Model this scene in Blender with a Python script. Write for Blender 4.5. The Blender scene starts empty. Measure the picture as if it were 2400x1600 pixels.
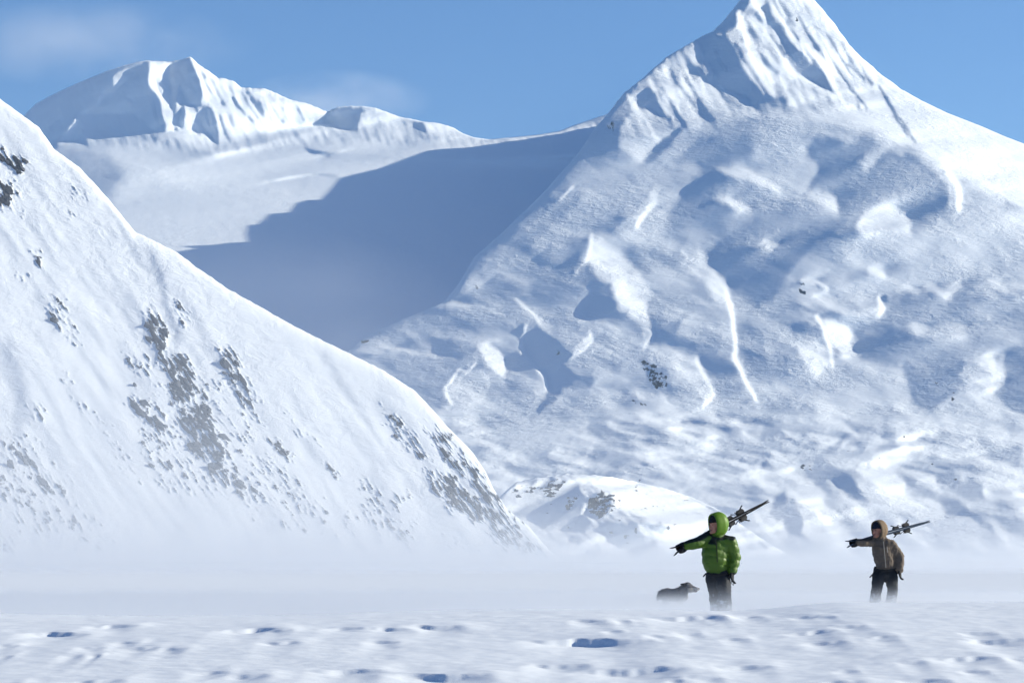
import bpy, bmesh, math
import numpy as np
from mathutils import Vector, Matrix, Quaternion

# ------------------------------------------------------------------ camera, sky, sun, exposure
SC = bpy.context.scene
COL = SC.collection
PW, PH, FPX, HOR, CZ = 2400.0, 1600.0, 8000.0, 1318.0, 1.15     # survey photo size, focal length (px), horizon row, eye height
PITCH = math.atan((HOR - PH / 2) / FPX)
cam = bpy.data.cameras.new('camera')
cam_ob = bpy.data.objects.new('camera', cam)
COL.objects.link(cam_ob)
cam_ob.location = (0, 0, CZ)
cam_ob.rotation_euler = (math.radians(90) + PITCH, 0, 0)
cam.sensor_fit = 'HORIZONTAL'
cam.sensor_width = 36.0
cam.lens = FPX / PW * 36.0
cam.clip_start = 0.5
cam.clip_end = 120000.0
SC.camera = cam_ob

SUN_AZ, SUN_EL = math.radians(77), math.radians(21)              # azimuth from the view axis towards the right
SUN = np.array([math.cos(SUN_EL) * math.sin(SUN_AZ), math.cos(SUN_EL) * math.cos(SUN_AZ), math.sin(SUN_EL)])
world = bpy.data.worlds.new('World')
SC.world = world
world.use_nodes = True
sky = world.node_tree.nodes.new('ShaderNodeTexSky')
sky.sky_type = 'NISHITA'
sky.sun_disc = False
sky.sun_elevation = SUN_EL
sky.sun_rotation = SUN_AZ
sky.altitude = 1000
sky.air_density = 0.8
sky.ozone_density = 7.0
sky.dust_density = 2.0
bg = world.node_tree.nodes['Background']
world.node_tree.links.new(sky.outputs[0], bg.inputs[0])
bg.inputs[1].default_value = 0.077
sun_d = bpy.data.lights.new('sun', 'SUN')
sun_d.energy = 3.6
sun_d.angle = math.radians(0.4)
sun_d.color = (1.0, 0.93, 0.76)
sun_ob = bpy.data.objects.new('sun', sun_d)
COL.objects.link(sun_ob)
sun_ob.rotation_euler = Vector(SUN).to_track_quat('Z', 'Y').to_euler()
SC.view_settings.view_transform = 'Standard'
SC.view_settings.look = 'None'
SC.view_settings.gamma = 1.0
SC.view_settings.exposure = 0.82
SC.render.engine = 'CYCLES'
SC.cycles.use_denoising = True
SC.cycles.denoiser = 'OPENIMAGEDENOISE'
SC.cycles.max_bounces = 5
SC.cycles.diffuse_bounces = 3
SC.cycles.volume_bounces = 2
SC.cycles.use_adaptive_sampling = True
SC.cycles.adaptive_threshold = 0.025
SC.cycles.sample_clamp_indirect = 4.0

# ------------------------------------------------------------------ helpers
def at(px, row, Y):
    """world point seen at a photo pixel, Y metres away along the view axis"""
    px, row, Y = np.broadcast_arrays(np.asarray(px, float), np.asarray(row, float), np.asarray(Y, float))
    xc, yc = (px - PW / 2) / FPX, (PH / 2 - row) / FPX
    c, s = math.cos(PITCH), math.sin(PITCH)
    dy, dz = c - yc * s, s + yc * c
    return np.stack([xc / dy * Y, Y, CZ + dz / dy * Y], -1)

def smooth(t):
    t = np.clip(t, 0, 1)
    return t * t * (3 - 2 * t)

def _hash(ix, iy, seed):
    h = (ix.astype(np.int64) * 374761393 + iy.astype(np.int64) * 668265263 + seed * 1442695041) & 0xFFFFFFFF
    h = ((h ^ (h >> 13)) * 1274126177) & 0xFFFFFFFF
    h = ((h ^ (h >> 16)) * 2246822519) & 0xFFFFFFFF
    return (h ^ (h >> 15)) & 0xFFFF

def perlin(x, y, seed=0):
    x, y = np.broadcast_arrays(np.asarray(x, float), np.asarray(y, float))
    ix, iy = np.floor(x), np.floor(y)
    fx, fy = x - ix, y - iy
    ux, uy = fx ** 3 * (fx * (fx * 6 - 15) + 10), fy ** 3 * (fy * (fy * 6 - 15) + 10)
    def g(a, b):
        t = _hash(ix + a, iy + b, seed) * (2 * math.pi / 65536)
        return np.cos(t) * (fx - a) + np.sin(t) * (fy - b)
    return 1.5 * ((g(0, 0) * (1 - ux) + g(1, 0) * ux) * (1 - uy) + (g(0, 1) * (1 - ux) + g(1, 1) * ux) * uy)

def fbm(x, y, octaves=4, seed=0, gain=0.5):
    t, a, n = 0, 1.0, 0
    for i in range(octaves):
        t = t + a * perlin(x * 2 ** i + 17.3 * i, y * 2 ** i - 9.1 * i, seed + i)
        n += a
        a *= gain
    return t / n

def rot(x, y, deg):
    c, s = math.cos(math.radians(deg)), math.sin(math.radians(deg))
    return c * x + s * y, -s * x + c * y

def curve(pts, x):
    p = np.array(pts, float)
    return np.interp(x, p[:, 0], p[:, 1])

_dense = np.arange(-800, 3200, 5.0)
def scurve(pts, x, sig=70.0):
    """the same, rounded"""
    d = curve(pts, _dense)
    k = np.exp(-0.5 * (np.arange(-60, 61) * 5.0 / sig) ** 2)
    k /= k.sum()
    d = np.convolve(np.pad(d, 60, mode='edge'), k, mode='valid')
    return np.interp(x, _dense, d)

def new_object(name, me, mat=None, parent=None):
    o = bpy.data.objects.new(name, me)
    COL.objects.link(o)
    if mat is not None:
        me.materials.append(mat)
    if parent is not None:
        o.parent = parent
    return o

def tag(o, label=None, category=None, group=None, kind=None):
    if label: o['label'] = label
    if category: o['category'] = category
    if group: o['group'] = group
    if kind: o['kind'] = kind
    return o

def grid_mesh(name, P, attrs=None, smooth_shade=True):
    n, m = P.shape[:2]
    me = bpy.data.meshes.new(name)
    idx = np.arange(n * m).reshape(n, m)
    q = np.stack([idx[:-1, :-1], idx[:-1, 1:], idx[1:, 1:], idx[1:, :-1]], -1).reshape(-1, 4)
    me.vertices.add(n * m)
    me.vertices.foreach_set('co', P.reshape(-1).astype(np.float32))
    me.loops.add(q.size)
    me.loops.foreach_set('vertex_index', q.reshape(-1).astype(np.int32))
    me.polygons.add(len(q))
    me.polygons.foreach_set('loop_start', np.arange(0, q.size, 4, dtype=np.int32))
    me.polygons.foreach_set('use_smooth', np.full(len(q), smooth_shade))
    me.update(calc_edges=True)
    for k, v in (attrs or {}).items():
        a = me.attributes.new(k, 'FLOAT', 'POINT')
        a.data.foreach_set('value', np.ascontiguousarray(v, np.float32).reshape(-1))
    return me

# ------------------------------------------------------------------ materials
def mat_new(name):
    m = bpy.data.materials.new(name)
    m.use_nodes = True
    nt = m.node_tree
    return m, nt, nt.nodes['Principled BSDF']

def node(nt, typ, **kw):
    n = nt.nodes.new(typ)
    for k, v in kw.items():
        if k.startswith('i_'):
            n.inputs[int(k[2:])].default_value = v
        else:
            setattr(n, k, v)
    return n

def snow_material(name, scale, stretch=(1, 1, 1), turn=0.0, bump=0.5, dist=1.0, rock=True,
                  rock_col=(0.033, 0.036, 0.044), col=(0.84, 0.885, 0.93)):
    """wind-packed snow; where the mesh carries rock = 1 the bedrock shows"""
    m, nt, b = mat_new(name)
    L = nt.links.new
    tc = node(nt, 'ShaderNodeTexCoord')
    mp = node(nt, 'ShaderNodeMapping')
    mp.inputs['Rotation'].default_value = (0, 0, turn)
    mp.inputs['Scale'].default_value = tuple(scale * s for s in stretch)
    L(tc.outputs['Object'], mp.inputs[0])
    n1 = node(nt, 'ShaderNodeTexNoise')
    n1.inputs['Scale'].default_value = 1.0
    n1.inputs['Detail'].default_value = 7
    n1.inputs['Roughness'].default_value = 0.6
    n1.inputs['Distortion'].default_value = 0.4
    L(mp.outputs[0], n1.inputs['Vector'])
    patch = node(nt, 'ShaderNodeTexNoise')                      # ripples come and go: crusted here, smooth drift there
    patch.inputs['Scale'].default_value = scale * 0.10
    patch.inputs['Detail'].default_value = 3
    L(tc.outputs['Object'], patch.inputs['Vector'])
    pr = node(nt, 'ShaderNodeMapRange')
    pr.inputs[1].default_value = 0.38
    pr.inputs[2].default_value = 0.66
    pr.inputs[3].default_value = 0.25
    pr.inputs[4].default_value = 1.5
    L(patch.outputs[0], pr.inputs[0])
    hgt = node(nt, 'ShaderNodeMath', operation='MULTIPLY')
    L(n1.outputs[0], hgt.inputs[0])
    L(pr.outputs[0], hgt.inputs[1])
    bp = node(nt, 'ShaderNodeBump')
    bp.inputs['Strength'].default_value = bump
    bp.inputs['Distance'].default_value = dist
    L(hgt.outputs[0], bp.inputs['Height'])
    L(bp.outputs[0], b.inputs['Normal'])
    b.inputs['Roughness'].default_value = 0.62
    b.inputs['Specular IOR Level'].default_value = 0.0
    cr = node(nt, 'ShaderNodeMix', data_type='RGBA')
    cr.inputs[6].default_value = (*[c * 0.965 for c in col], 1)
    cr.inputs[7].default_value = (*col, 1)
    L(n1.outputs[0], cr.inputs[0])
    out = cr.outputs[2]
    if rock:
        at_n = node(nt, 'ShaderNodeAttribute', attribute_name='rock')
        n2 = node(nt, 'ShaderNodeTexNoise')
        n2.inputs['Scale'].default_value = scale * 3.1
        n2.inputs['Detail'].default_value = 5
        L(tc.outputs['Object'], n2.inputs['Vector'])
        mul = node(nt, 'ShaderNodeMath', operation='MULTIPLY_ADD')
        L(n2.outputs[0], mul.inputs[0])
        mul.inputs[1].default_value = 0.7
        mul.inputs[2].default_value = -0.35
        add = node(nt, 'ShaderNodeMath', operation='ADD')
        L(at_n.outputs['Fac'], add.inputs[0])
        L(mul.outputs[0], add.inputs[1])
        mr = node(nt, 'ShaderNodeMapRange')
        mr.inputs[1].default_value = 0.42
        mr.inputs[2].default_value = 0.58
        L(add.outputs[0], mr.inputs[0])
        rk = node(nt, 'ShaderNodeMix', data_type='RGBA')
        rk.inputs[6].default_value = (*[c * 0.55 for c in rock_col], 1)
        rk.inputs[7].default_value = (*[c * 1.7 for c in rock_col], 1)
        L(n2.outputs[0], rk.inputs[0])
        mx = node(nt, 'ShaderNodeMix', data_type='RGBA')
        L(mr.outputs[0], mx.inputs[0])
        L(out, mx.inputs[6])
        L(rk.outputs[2], mx.inputs[7])
        out = mx.outputs[2]
    L(out, b.inputs['Base Color'])
    return m

# ------------------------------------------------------------------ relief: drawn facets -> height, solved so that
# facets marked bright turn towards the sun and facets marked dark turn away from it
RX0, RY0, RS = -400.0, -260.0, 3.2
RW, RH = 1040, 594
RU = RX0 + (np.arange(RW) + 0.5) * RS
RV = RY0 + (np.arange(RH) + 0.5) * RS

_U, _V = np.meshgrid(RU, RV)
U, V = _U, _V
WOB = [fbm(_U / 45, _V / 45, 3, 200 + i) for i in range(2)]
def wobble(seed, j0, j1, i0, i1):
    dy, dx = (seed * 131) % RH, (seed * 197) % RW
    ii = (np.arange(i0, i1) + dx) % RW
    jj = (np.arange(j0, j1) + dy) % RH
    return WOB[0][np.ix_(jj, ii)], WOB[1][np.ix_(jj, ii)]

def facet(B, pts, val, soft=14.0, wob=10.0, seed=1):
    p = np.array(pts, float)
    m = soft + wob + 6
    i0, i1 = np.searchsorted(RU, [p[:, 0].min() - m, p[:, 0].max() + m])
    j0, j1 = np.searchsorted(RV, [p[:, 1].min() - m, p[:, 1].max() + m])
    if i1 <= i0 or j1 <= j0:
        return
    U, V = np.meshgrid(RU[i0:i1], RV[j0:j1])
    if wob:
        wu, wv = wobble(seed, j0, j1, i0, i1)
        U, V = U + wob * wu, V + wob * wv
    d2 = np.full(U.shape, 1e12)
    inside = np.zeros(U.shape, bool)
    for a, b in zip(p, np.roll(p, -1, 0)):
        e = b - a
        t = np.clip(((U - a[0]) * e[0] + (V - a[1]) * e[1]) / max(e @ e, 1e-9), 0, 1)
        d2 = np.minimum(d2, (U - a[0] - t * e[0]) ** 2 + (V - a[1] - t * e[1]) ** 2)
        if abs(e[1]) > 1e-9:
            c = ((a[1] > V) != (b[1] > V)) & (U < e[0] * (V - a[1]) / e[1] + a[0])
            inside ^= c
    d = np.sqrt(d2) * np.where(inside, 1, -1)
    k = smooth(0.5 + d / soft)
    S = B[j0:j1, i0:i1]
    B[j0:j1, i0:i1] = S * (1 - k) + val * k

def stroke(B, pts, w, val, wob=6.0, seed=3):
    p = np.array(pts, float)
    m = 2 * w + wob + 4
    i0, i1 = np.searchsorted(RU, [p[:, 0].min() - m, p[:, 0].max() + m])
    j0, j1 = np.searchsorted(RV, [p[:, 1].min() - m, p[:, 1].max() + m])
    if i1 <= i0 or j1 <= j0:
        return
    U, V = np.meshgrid(RU[i0:i1], RV[j0:j1])
    wu, wv = wobble(seed, j0, j1, i0, i1)
    U, V = U + wob * wu, V + wob * wv
    d2 = np.full(U.shape, 1e12)
    for a, b in zip(p[:-1], p[1:]):
        e = b - a
        t = np.clip(((U - a[0]) * e[0] + (V - a[1]) * e[1]) / max(e @ e, 1e-9), 0, 1)
        d2 = np.minimum(d2, (U - a[0] - t * e[0]) ** 2 + (V - a[1] - t * e[1]) ** 2)
    k = np.exp(-d2 / (0.35 * w * w))
    S = B[j0:j1, i0:i1]
    B[j0:j1, i0:i1] = S * (1 - k) + val * k

def solve_relief(B, lam=0.05, wavelength=900.0):
    kx = np.fft.fftfreq(RW, RS) * 2 * np.pi
    ky = np.fft.fftfreq(RH, RS) * 2 * np.pi
    KX, KY = np.meshgrid(kx, ky)
    Lop = 1j * (SUN[0] * KX - SUN[2] * KY)
    k2 = KX ** 2 + KY ** 2
    Y = np.fft.fft2(B - B.mean()) * np.conj(Lop) / (np.abs(Lop) ** 2 + lam * k2 + (2 * np.pi / wavelength) ** 2 * 0.5)
    Y[0, 0] = 0
    return np.real(np.fft.ifft2(Y))

def refine(B, depth, t_dark, t_mid, t_bright, iters=8, lam=0.03, wavelength=900.0, fade=None):
    """relief (in units of one survey pixel at that distance) for a flank of given depth, so that facets drawn -1 / 0 / +1
    meet the sun at the cosines t_dark / t_mid / t_bright"""
    T = np.where(B > 0, t_mid + (t_bright - t_mid) * np.minimum(B, 1.6), t_mid + (t_mid - t_dark) * np.maximum(B, -1.6))
    Y0 = depth(_U, _V)
    a = Y0 / FPX
    R = np.zeros_like(B)
    for k in range(iters):
        Y = Y0 + a * R
        Yr, Yu = np.gradient(Y, RS)
        N = np.sqrt(Yu ** 2 + a ** 2 + Yr ** 2)
        s_ = (Yu * SUN[0] - a * SUN[1] - Yr * SUN[2]) / N
        e = (T - s_) * np.clip(N / a, 1, 14)
        if fade is not None: e = e * fade
        Rr, Ru = np.gradient(R, RS)
        Rn = solve_relief(SUN[0] * Ru - SUN[2] * Rr + e, lam, wavelength)
        R = Rn if k == 0 else 0.4 * R + 0.6 * Rn
    return R

def sample(R, px, row):
    x = np.clip((px - RU[0]) / RS, 0, RW - 1.001)
    y = np.clip((row - RV[0]) / RS, 0, RH - 1.001)
    i, j = x.astype(int), y.astype(int)
    fx, fy = x - i, y - j
    return (R[j, i] * (1 - fx) + R[j, i + 1] * fx) * (1 - fy) + (R[j + 1, i] * (1 - fx) + R[j + 1, i + 1] * fx) * fy

def crop(ox, oy, sc):
    return lambda pts: [(ox + x / sc, oy + y / sc) for x, y in pts]

def mountain(name, cols, top, bot, n_rows, depth, relief, K, rock=None, crest_round=10.0, back=(10, 45.0, 0.75), mat=None,
             label=None, extra=None, lip=26.0):
    """a mountain flank from its foot line to its crest line, with its far side behind the crest.
    depth(px,row) is the distance of the smooth flank; relief moves it in and out"""
    U = np.asarray(cols, float)[None, :]
    tp, bt = top(U), bot(U)
    t = np.linspace(0, 1, n_rows)[:, None]
    row = bt + (tp - bt) * t
    px = U + 0 * row
    Y0 = depth(px, row)
    a = Y0 / FPX
    Y = Y0 + K * a * sample(relief, px, row)
    Y = Y + a * lip * np.exp(-(row - tp) / crest_round)
    if extra is not None:
        Y = Y + a * extra(px, row)
    P = at(px, row, Y)
    nb, step, fall = back
    rows = [P]
    c = P[-1]
    for k in range(1, nb + 1):
        q = c.copy()
        q[:, 1] += step * k * (1 + 0.15 * k)
        q[:, 2] -= step * k * (1 + 0.15 * k) * fall
        q[:, 0] *= q[:, 1] / c[:, 1]
        rows.append(q[None])
    att = {}
    rk = rock(px, row) if rock is not None else np.zeros(px.shape)
    att['rock'] = np.concatenate([rk, np.zeros((nb, rk.shape[1]))], 0)
    me = grid_mesh(name, np.concatenate(rows, 0), att)
    return new_object(name, me, mat)

# ------------------------------------------------------------------ the plain: one sheet of wind-packed snow to the horizon
def swell(x, y):
    """the low snow bank between the camera and the walkers (they stand behind its crest)"""
    zc = 0.60 + 0.115 * smooth((x - 2.3) / 1.6) + 0.02 * np.sin(x * 0.8 + 1) - 0.03 * smooth((-x - 1) / 4)
    yc = 38.5 + 0.6 * np.sin(x * 0.35) + 0.25 * np.sin(x * 1.1 + 2)
    up = smooth((y - 25.0) / (yc - 25.0))
    down = 1 - smooth((y - yc) / 7.2)
    return zc * np.where(y < yc, up, down) * np.exp(-np.maximum(np.abs(x) - 60, 0) / 30)

def foreground_spots():
    c4, c5 = crop(0, 1350, 1.96), crop(1200, 1350, 1.96)
    A = [(160, 360, 260), (440, 590, 230), (0, 75, 312), (0, 60, 362), (430, 465, 362), (590, 700, 328), (720, 830, 335), (1050, 1240, 243),
         (1250, 1330, 248), (1520, 1660, 237), (1700, 1860, 238), (1230, 1350, 302), (1700, 1805, 298), (350, 530, 478), (900, 1020, 440),
         (1020, 1190, 458), (1480, 1690, 432), (1870, 2170, 455), (-10, 80, 487), (380, 470, 325), (1900, 2080, 230), (300, 370, 362), (530, 620, 300)]
    Bq = [(290, 400, 205), (480, 530, 206), (680, 900, 188), (1020, 1120, 187), (1290, 1380, 184), (430, 490, 255), (750, 840, 260), (1290, 1450, 250),
          (1480, 1590, 228), (160, 540, 295), (630, 740, 282), (970, 1060, 286), (1360, 1490, 294), (1640, 1735, 278), (2070, 2180, 258), (2110, 2320, 288),
          (370, 695, 425), (110, 300, 405), (970, 1140, 415), (720, 770, 470), (850, 940, 466), (1480, 1560, 425), (1780, 1870, 395), (1980, 2170, 380),
          (2060, 2150, 430), (1290, 1530, 487), (1800, 1950, 475), (2280, 2380, 380), (1400, 1460, 183), (900, 960, 190)]
    out = []
    for f, lst in ((c4, A), (c5, Bq)):
        for x0, x1, y in lst:
            (a, r), (b, _) = f([(x0, y), (x1, y)])
            out.append((a, b, r))
    return out

def ground_height(X, Y):
    Z = swell(X, Y)
    near = smooth((Y - 27) / 3) * (1 - smooth((Y - 37.5) / 3))
    yy = np.linspace(27, 39.5, 600)
    for a, b, r in foreground_spots():
        # where on the bank is this photo row?
        xm = ((a + b) / 2 - PW / 2) / FPX * 36
        rr = HOR + FPX * (CZ - swell(xm, yy)) / yy
        k = np.argmin(np.abs(rr - r))
        y0 = yy[k]
        x1 = (b - PW / 2) / FPX * y0
        w = (b - a) / FPX * y0
        x0 = x1 - 0.5 * w
        hw = 0.80 * w
        h = np.clip(0.125 * w, 0.018, 0.09)
        ly = 0.5 + 0.9 * w
        m = (np.abs(X - x0) < 2.6 * w + 0.4) & (np.abs(Y - y0) < 3.2 * ly)
        if not m.any():
            continue
        x, y = X[m] - x0, Y[m] - y0
        y = y + 0.22 * w * perlin(x * 2.1 / w ** 0.5 + a, 0 * y + b, 6) + 0.28 * x * (0.6 if int(a) % 3 == 0 else -0.35) + 0.10 * x * x / w + 0.05 * perlin(x * 7 + b, y * 3, 8)
        # a wind-cut scarp facing the camera: scooped in front, crusted top behind, tailing off to the right
        lens = np.clip(1 - (x / (1.15 * hw)) ** 2, 0, 1) ** 1.8
        front = np.where(y < 0, np.exp(np.minimum(y, 0) / ly), 1 - smooth(y / (0.05 + 0.6 * h)))
        Z[m] -= 0.8 * h * lens * front
        xr = x - 0.75 * w
        tail = np.exp(-(np.where(xr < 0, xr / (0.8 * w), xr / (0.42 * w))) ** 2) * np.exp(-((y - 0.25 * ly) / (0.55 * ly)) ** 2)
        Z[m] += 0.38 * h * tail
    u, v = rot(X, Y, 12)
    Z += near * (0.015 * fbm(u * 0.8, v * 1.1, 3, 21) + 0.006 * fbm(u * 4, v * 6, 2, 22))
    far = smooth((Y - 90) / 200)
    Z += 0.10 * far * fbm(X / 60, Y / 60, 2, 23)
    return Z

def spaced(*seg):
    v = [np.linspace(a, b, n, endpoint=False) for a, b, n in seg]
    return np.concatenate(v)
gx = np.geomspace(8, 11000, 42)
gx = np.concatenate([-gx[::-1], np.linspace(-8, 8, 660)[1:-1], gx])
gy = np.concatenate([np.linspace(-300, 24, 14, endpoint=False), np.linspace(24, 28, 12, endpoint=False), np.linspace(28, 40.5, 290, endpoint=False),
                     np.linspace(40.5, 48, 40, endpoint=False), np.geomspace(48, 13500, 80)])
GX, GY = np.meshgrid(gx, gy)
m_plain = snow_material('wind_packed_snow', 2.2, (0.6, 1.0, 1.0), 0.2, 0.55, 0.03, rock=False)
plain = new_object('snow_plain', grid_mesh('snow_plain', np.stack([GX, GY, ground_height(GX, GY)], -1)), m_plain)
tag(plain, 'flat wind-packed snow plain with small drifts in front', None, None, 'structure')

# ------------------------------------------------------------------ left ridge (near, rocky, sunlit)
L_TOP = [(-420, -90), (-200, 75), (-80, 170), (0, 232), (50, 269), (92, 299), (126, 349), (184, 391), (218, 426), (252, 464), (283, 502), (317, 544), (344, 556),
         (413, 590), (459, 625), (536, 678), (612, 720), (673, 755), (746, 793), (807, 822), (899, 868), (973, 916), (1015, 961), (1048, 999),
         (1106, 1057), (1139, 1106), (1156, 1144), (1189, 1193), (1238, 1231), (1288, 1289), (1335, 1322), (1400, 1335)]
def d_to_src(pts):
    return [(x * 1.0204, y * 1.0204) for x, y in pts]
BL = np.zeros((RH, RW))
U, V = np.meshgrid(RU, RV)
# flutes run down the fall line, to the lower right
fu, fv = rot(U, V, 56)
BL += 0.75 * fbm(fu / 210, fv / 26, 4, 31, 0.55) + 0.22 * fbm(fu / 70, fv / 10, 3, 35)
smooth_face = np.zeros((RH, RW))
facet(smooth_face, [(330, 545), (820, 815), (980, 930), (900, 960), (760, 900), (650, 930), (520, 800), (420, 700)], 1.0, 60, 20)
BL *= 1 - 0.75 * smooth_face
for pts, w, v in (([(355, 600), (375, 660), (390, 720), (420, 800)], 20, -0.8), ([(420, 690), (520, 860), (600, 960)], 26, -0.35),
                  ([(300, 690), (340, 760), (365, 850)], 22, -0.5), ([(15, 820), (45, 900), (55, 980)], 40, -0.7), ([(95, 700), (130, 760)], 30, -0.5),
                  ([(250, 480), (300, 560), (350, 640)], 12, -0.5), ([(890, 940), (960, 1010), (1010, 1100)], 26, -0.5), ([(760, 830), (800, 900), (850, 960)], 18, -0.35),
                  ([(460, 1000), (520, 1080)], 24, -0.5), ([(870, 1130), (920, 1220)], 30, -0.5)):
    stroke(BL, pts, w, v, 10, 8)
rock_area = np.zeros((RH, RW))
for pts, v in (
    ([(-60, 345), (0, 352), (70, 380), (40, 415), (20, 385), (-60, 390)], 0.95), ([(-60, 430), (10, 420), (45, 455), (30, 490), (-60, 470)], 1.0),
    ([(20, 490), (60, 500), (50, 520)], .6), ([(72, 580), (88, 590), (106, 640), (90, 625)], .9), ([(172, 440), (200, 455), (195, 475)], .7),
    ([(150, 490), (170, 500), (165, 515)], .6), ([(110, 690), (150, 700), (185, 800), (150, 800), (125, 750)], .55), ([(45, 640), (65, 650), (55, 665)], .6),
    ([(340, 725), (385, 745), (395, 800), (375, 830), (345, 800)], 1.0), ([(355, 800), (400, 830), (440, 830), (470, 900), (500, 960), (530, 1040), (540, 1090), (490, 1110), (440, 1040), (400, 930), (385, 870)], .85),
    ([(295, 830), (330, 850), (325, 875), (295, 850)], .8), ([(300, 935), (345, 945), (375, 1000), (340, 990), (310, 970)], 1.0), ([(380, 960), (430, 980), (415, 1040), (360, 1070), (310, 1040)], .55),
    ([(330, 1040), (430, 1050), (500, 1110), (470, 1160), (380, 1150)], .40), ([(500, 800), (560, 830), (605, 930), (610, 990), (570, 960), (540, 900)], .75),
    ([(410, 700), (440, 740), (445, 790), (420, 760)], .65), ([(620, 1020), (660, 1030), (690, 1085), (660, 1070)], .9), ([(750, 1070), (795, 1100), (790, 1130), (755, 1100)], .7),
    ([(460, 1080), (560, 1090), (630, 1160), (630, 1190), (560, 1170)], .6), ([(560, 1060), (640, 1070), (720, 1150), (760, 1230), (680, 1190)], .42),
    ([(890, 950), (950, 990), (1010, 1080), (960, 1060), (920, 1020)], .62), ([(990, 990), (1060, 1020), (1130, 1110), (1080, 1120), (1020, 1050)], .62), ([(990, 1100), (1060, 1110), (1130, 1180), (1200, 1230), (1120, 1230), (1040, 1180)], .80),
    ([(1090, 1070), (1150, 1130), (1230, 1240), (1280, 1300), (1180, 1300), (1130, 1210)], .66), ([(880, 1150), (960, 1160), (940, 1190), (880, 1180)], .55), ([(830, 1090), (900, 1190), (1020, 1280), (960, 1290), (860, 1220)], .45),
    ([(0, 1020), (50, 1040), (110, 1110), (160, 1170), (110, 1160), (40, 1090)], .75), ([(0, 1080), (70, 1130), (140, 1200), (120, 1250), (40, 1190), (-60, 1150)], .5), ([(110, 1150), (190, 1220), (290, 1310), (230, 1300), (140, 1230)], .5),
    ([(0, 1250), (90, 1300), (60, 1320), (-60, 1280)], .45), ([(450, 1290), (520, 1310), (510, 1345), (470, 1330)], .55), ([(150, 880), (190, 930), (240, 1010), (215, 990), (170, 930)], .42), ([(70, 930), (110, 960), (110, 990), (80, 980)], .55),
    ([(220, 960), (300, 1060), (330, 1130), (260, 1060)], .4), ([(660, 960), (720, 1010), (760, 1050), (700, 1010)], .4), ([(-60, 1000), (60, 1000), (300, 1300), (-60, 1300)], .26), ([(300, 800), (520, 900), (700, 1150), (1150, 1290), (700, 1250), (350, 1100)], .26)):
    tmp = np.zeros((RH, RW))
    facet(tmp, pts, v, 30, 16, 77)
    rock_area = np.maximum(rock_area, tmp)
def rock_left(px, row):
    u, v = rot(px, row, 56)
    n = fbm(u / 44, v / 11, 4, 61, 0.72)
    n2 = fbm((u + 0.4 * v) / 22, v / 5.0, 3, 66, 0.65)
    a = sample(rock_area, px, row)
    return np.clip((a - 0.55) * 1.5 + n * 2.0 + n2 * 1.1 + 0.20, -0.5, 1.2) * (a > 0.02)
def depth_left(px, row):
    return 1150 + 0.09 * px + 0.25 * (1320 - row)
RL = refine(BL, depth_left, 0.05, 0.46, 0.72, 5, 0.08, 500)
m_left = snow_material('ridge_snow', 0.12, (1, 1, 1), 0.0, 0.28, 3.0)
def l_top(u):
    return curve(L_TOP, u) + 2.5 * fbm(u / 18, 0 * u, 3, 41)
left = mountain('snowy_ridge', np.arange(-400, 1345, 2.7), l_top, lambda u: np.maximum(1345 + 0 * u, l_top(u) + 3), 430, depth_left, RL, 1.0, rock_left, 8.0, (8, 12.0, 0.8), m_left,
                extra=lambda px, row: -7.0 * np.clip(rock_left(px, row), 0, 1.2))
tag(left, 'steep sunlit snowy ridge with scattered rock outcrops at left', None, None, 'structure')

# angular bedrock blocks standing out of the snow
def rock_variant(seed):
    r = np.random.default_rng(seed)
    bm = bmesh.new()
    for p in r.normal(0, 1, (16, 3)):
        p = p / np.linalg.norm(p) * r.uniform(.6, 1.0)
        bm.verts.new(Vector((p[0] * .5, p[1] * .5, p[2] * .5)))
    res = bmesh.ops.convex_hull(bm, input=bm.verts)
    bmesh.ops.delete(bm, geom=[v for v in bm.verts if not v.link_faces], context='VERTS')
    me = bpy.data.meshes.new('rock_outcrop'); bm.to_mesh(me); bm.free()
    me.materials.append(M_ROCK)
    return me
def bare_rock_material():
    m, nt, b = mat_new('bare_rock')
    tc = node(nt, 'ShaderNodeTexCoord'); n = node(nt, 'ShaderNodeTexNoise')
    n.inputs['Scale'].default_value = 2.2; n.inputs['Detail'].default_value = 6
    nt.links.new(tc.outputs['Object'], n.inputs['Vector'])
    cr = node(nt, 'ShaderNodeValToRGB')
    cr.color_ramp.elements[0].position = .35; cr.color_ramp.elements[0].color = (.022, .022, .025, 1)
    cr.color_ramp.elements[1].position = .68; cr.color_ramp.elements[1].color = (.115, .120, .132, 1)
    nt.links.new(n.outputs[0], cr.inputs[0]); nt.links.new(cr.outputs[0], b.inputs['Base Color'])
    b.inputs['Roughness'].default_value = .9
    return m
M_ROCK = bare_rock_material()
ROCKS = [rock_variant(i) for i in range(7)]
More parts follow.
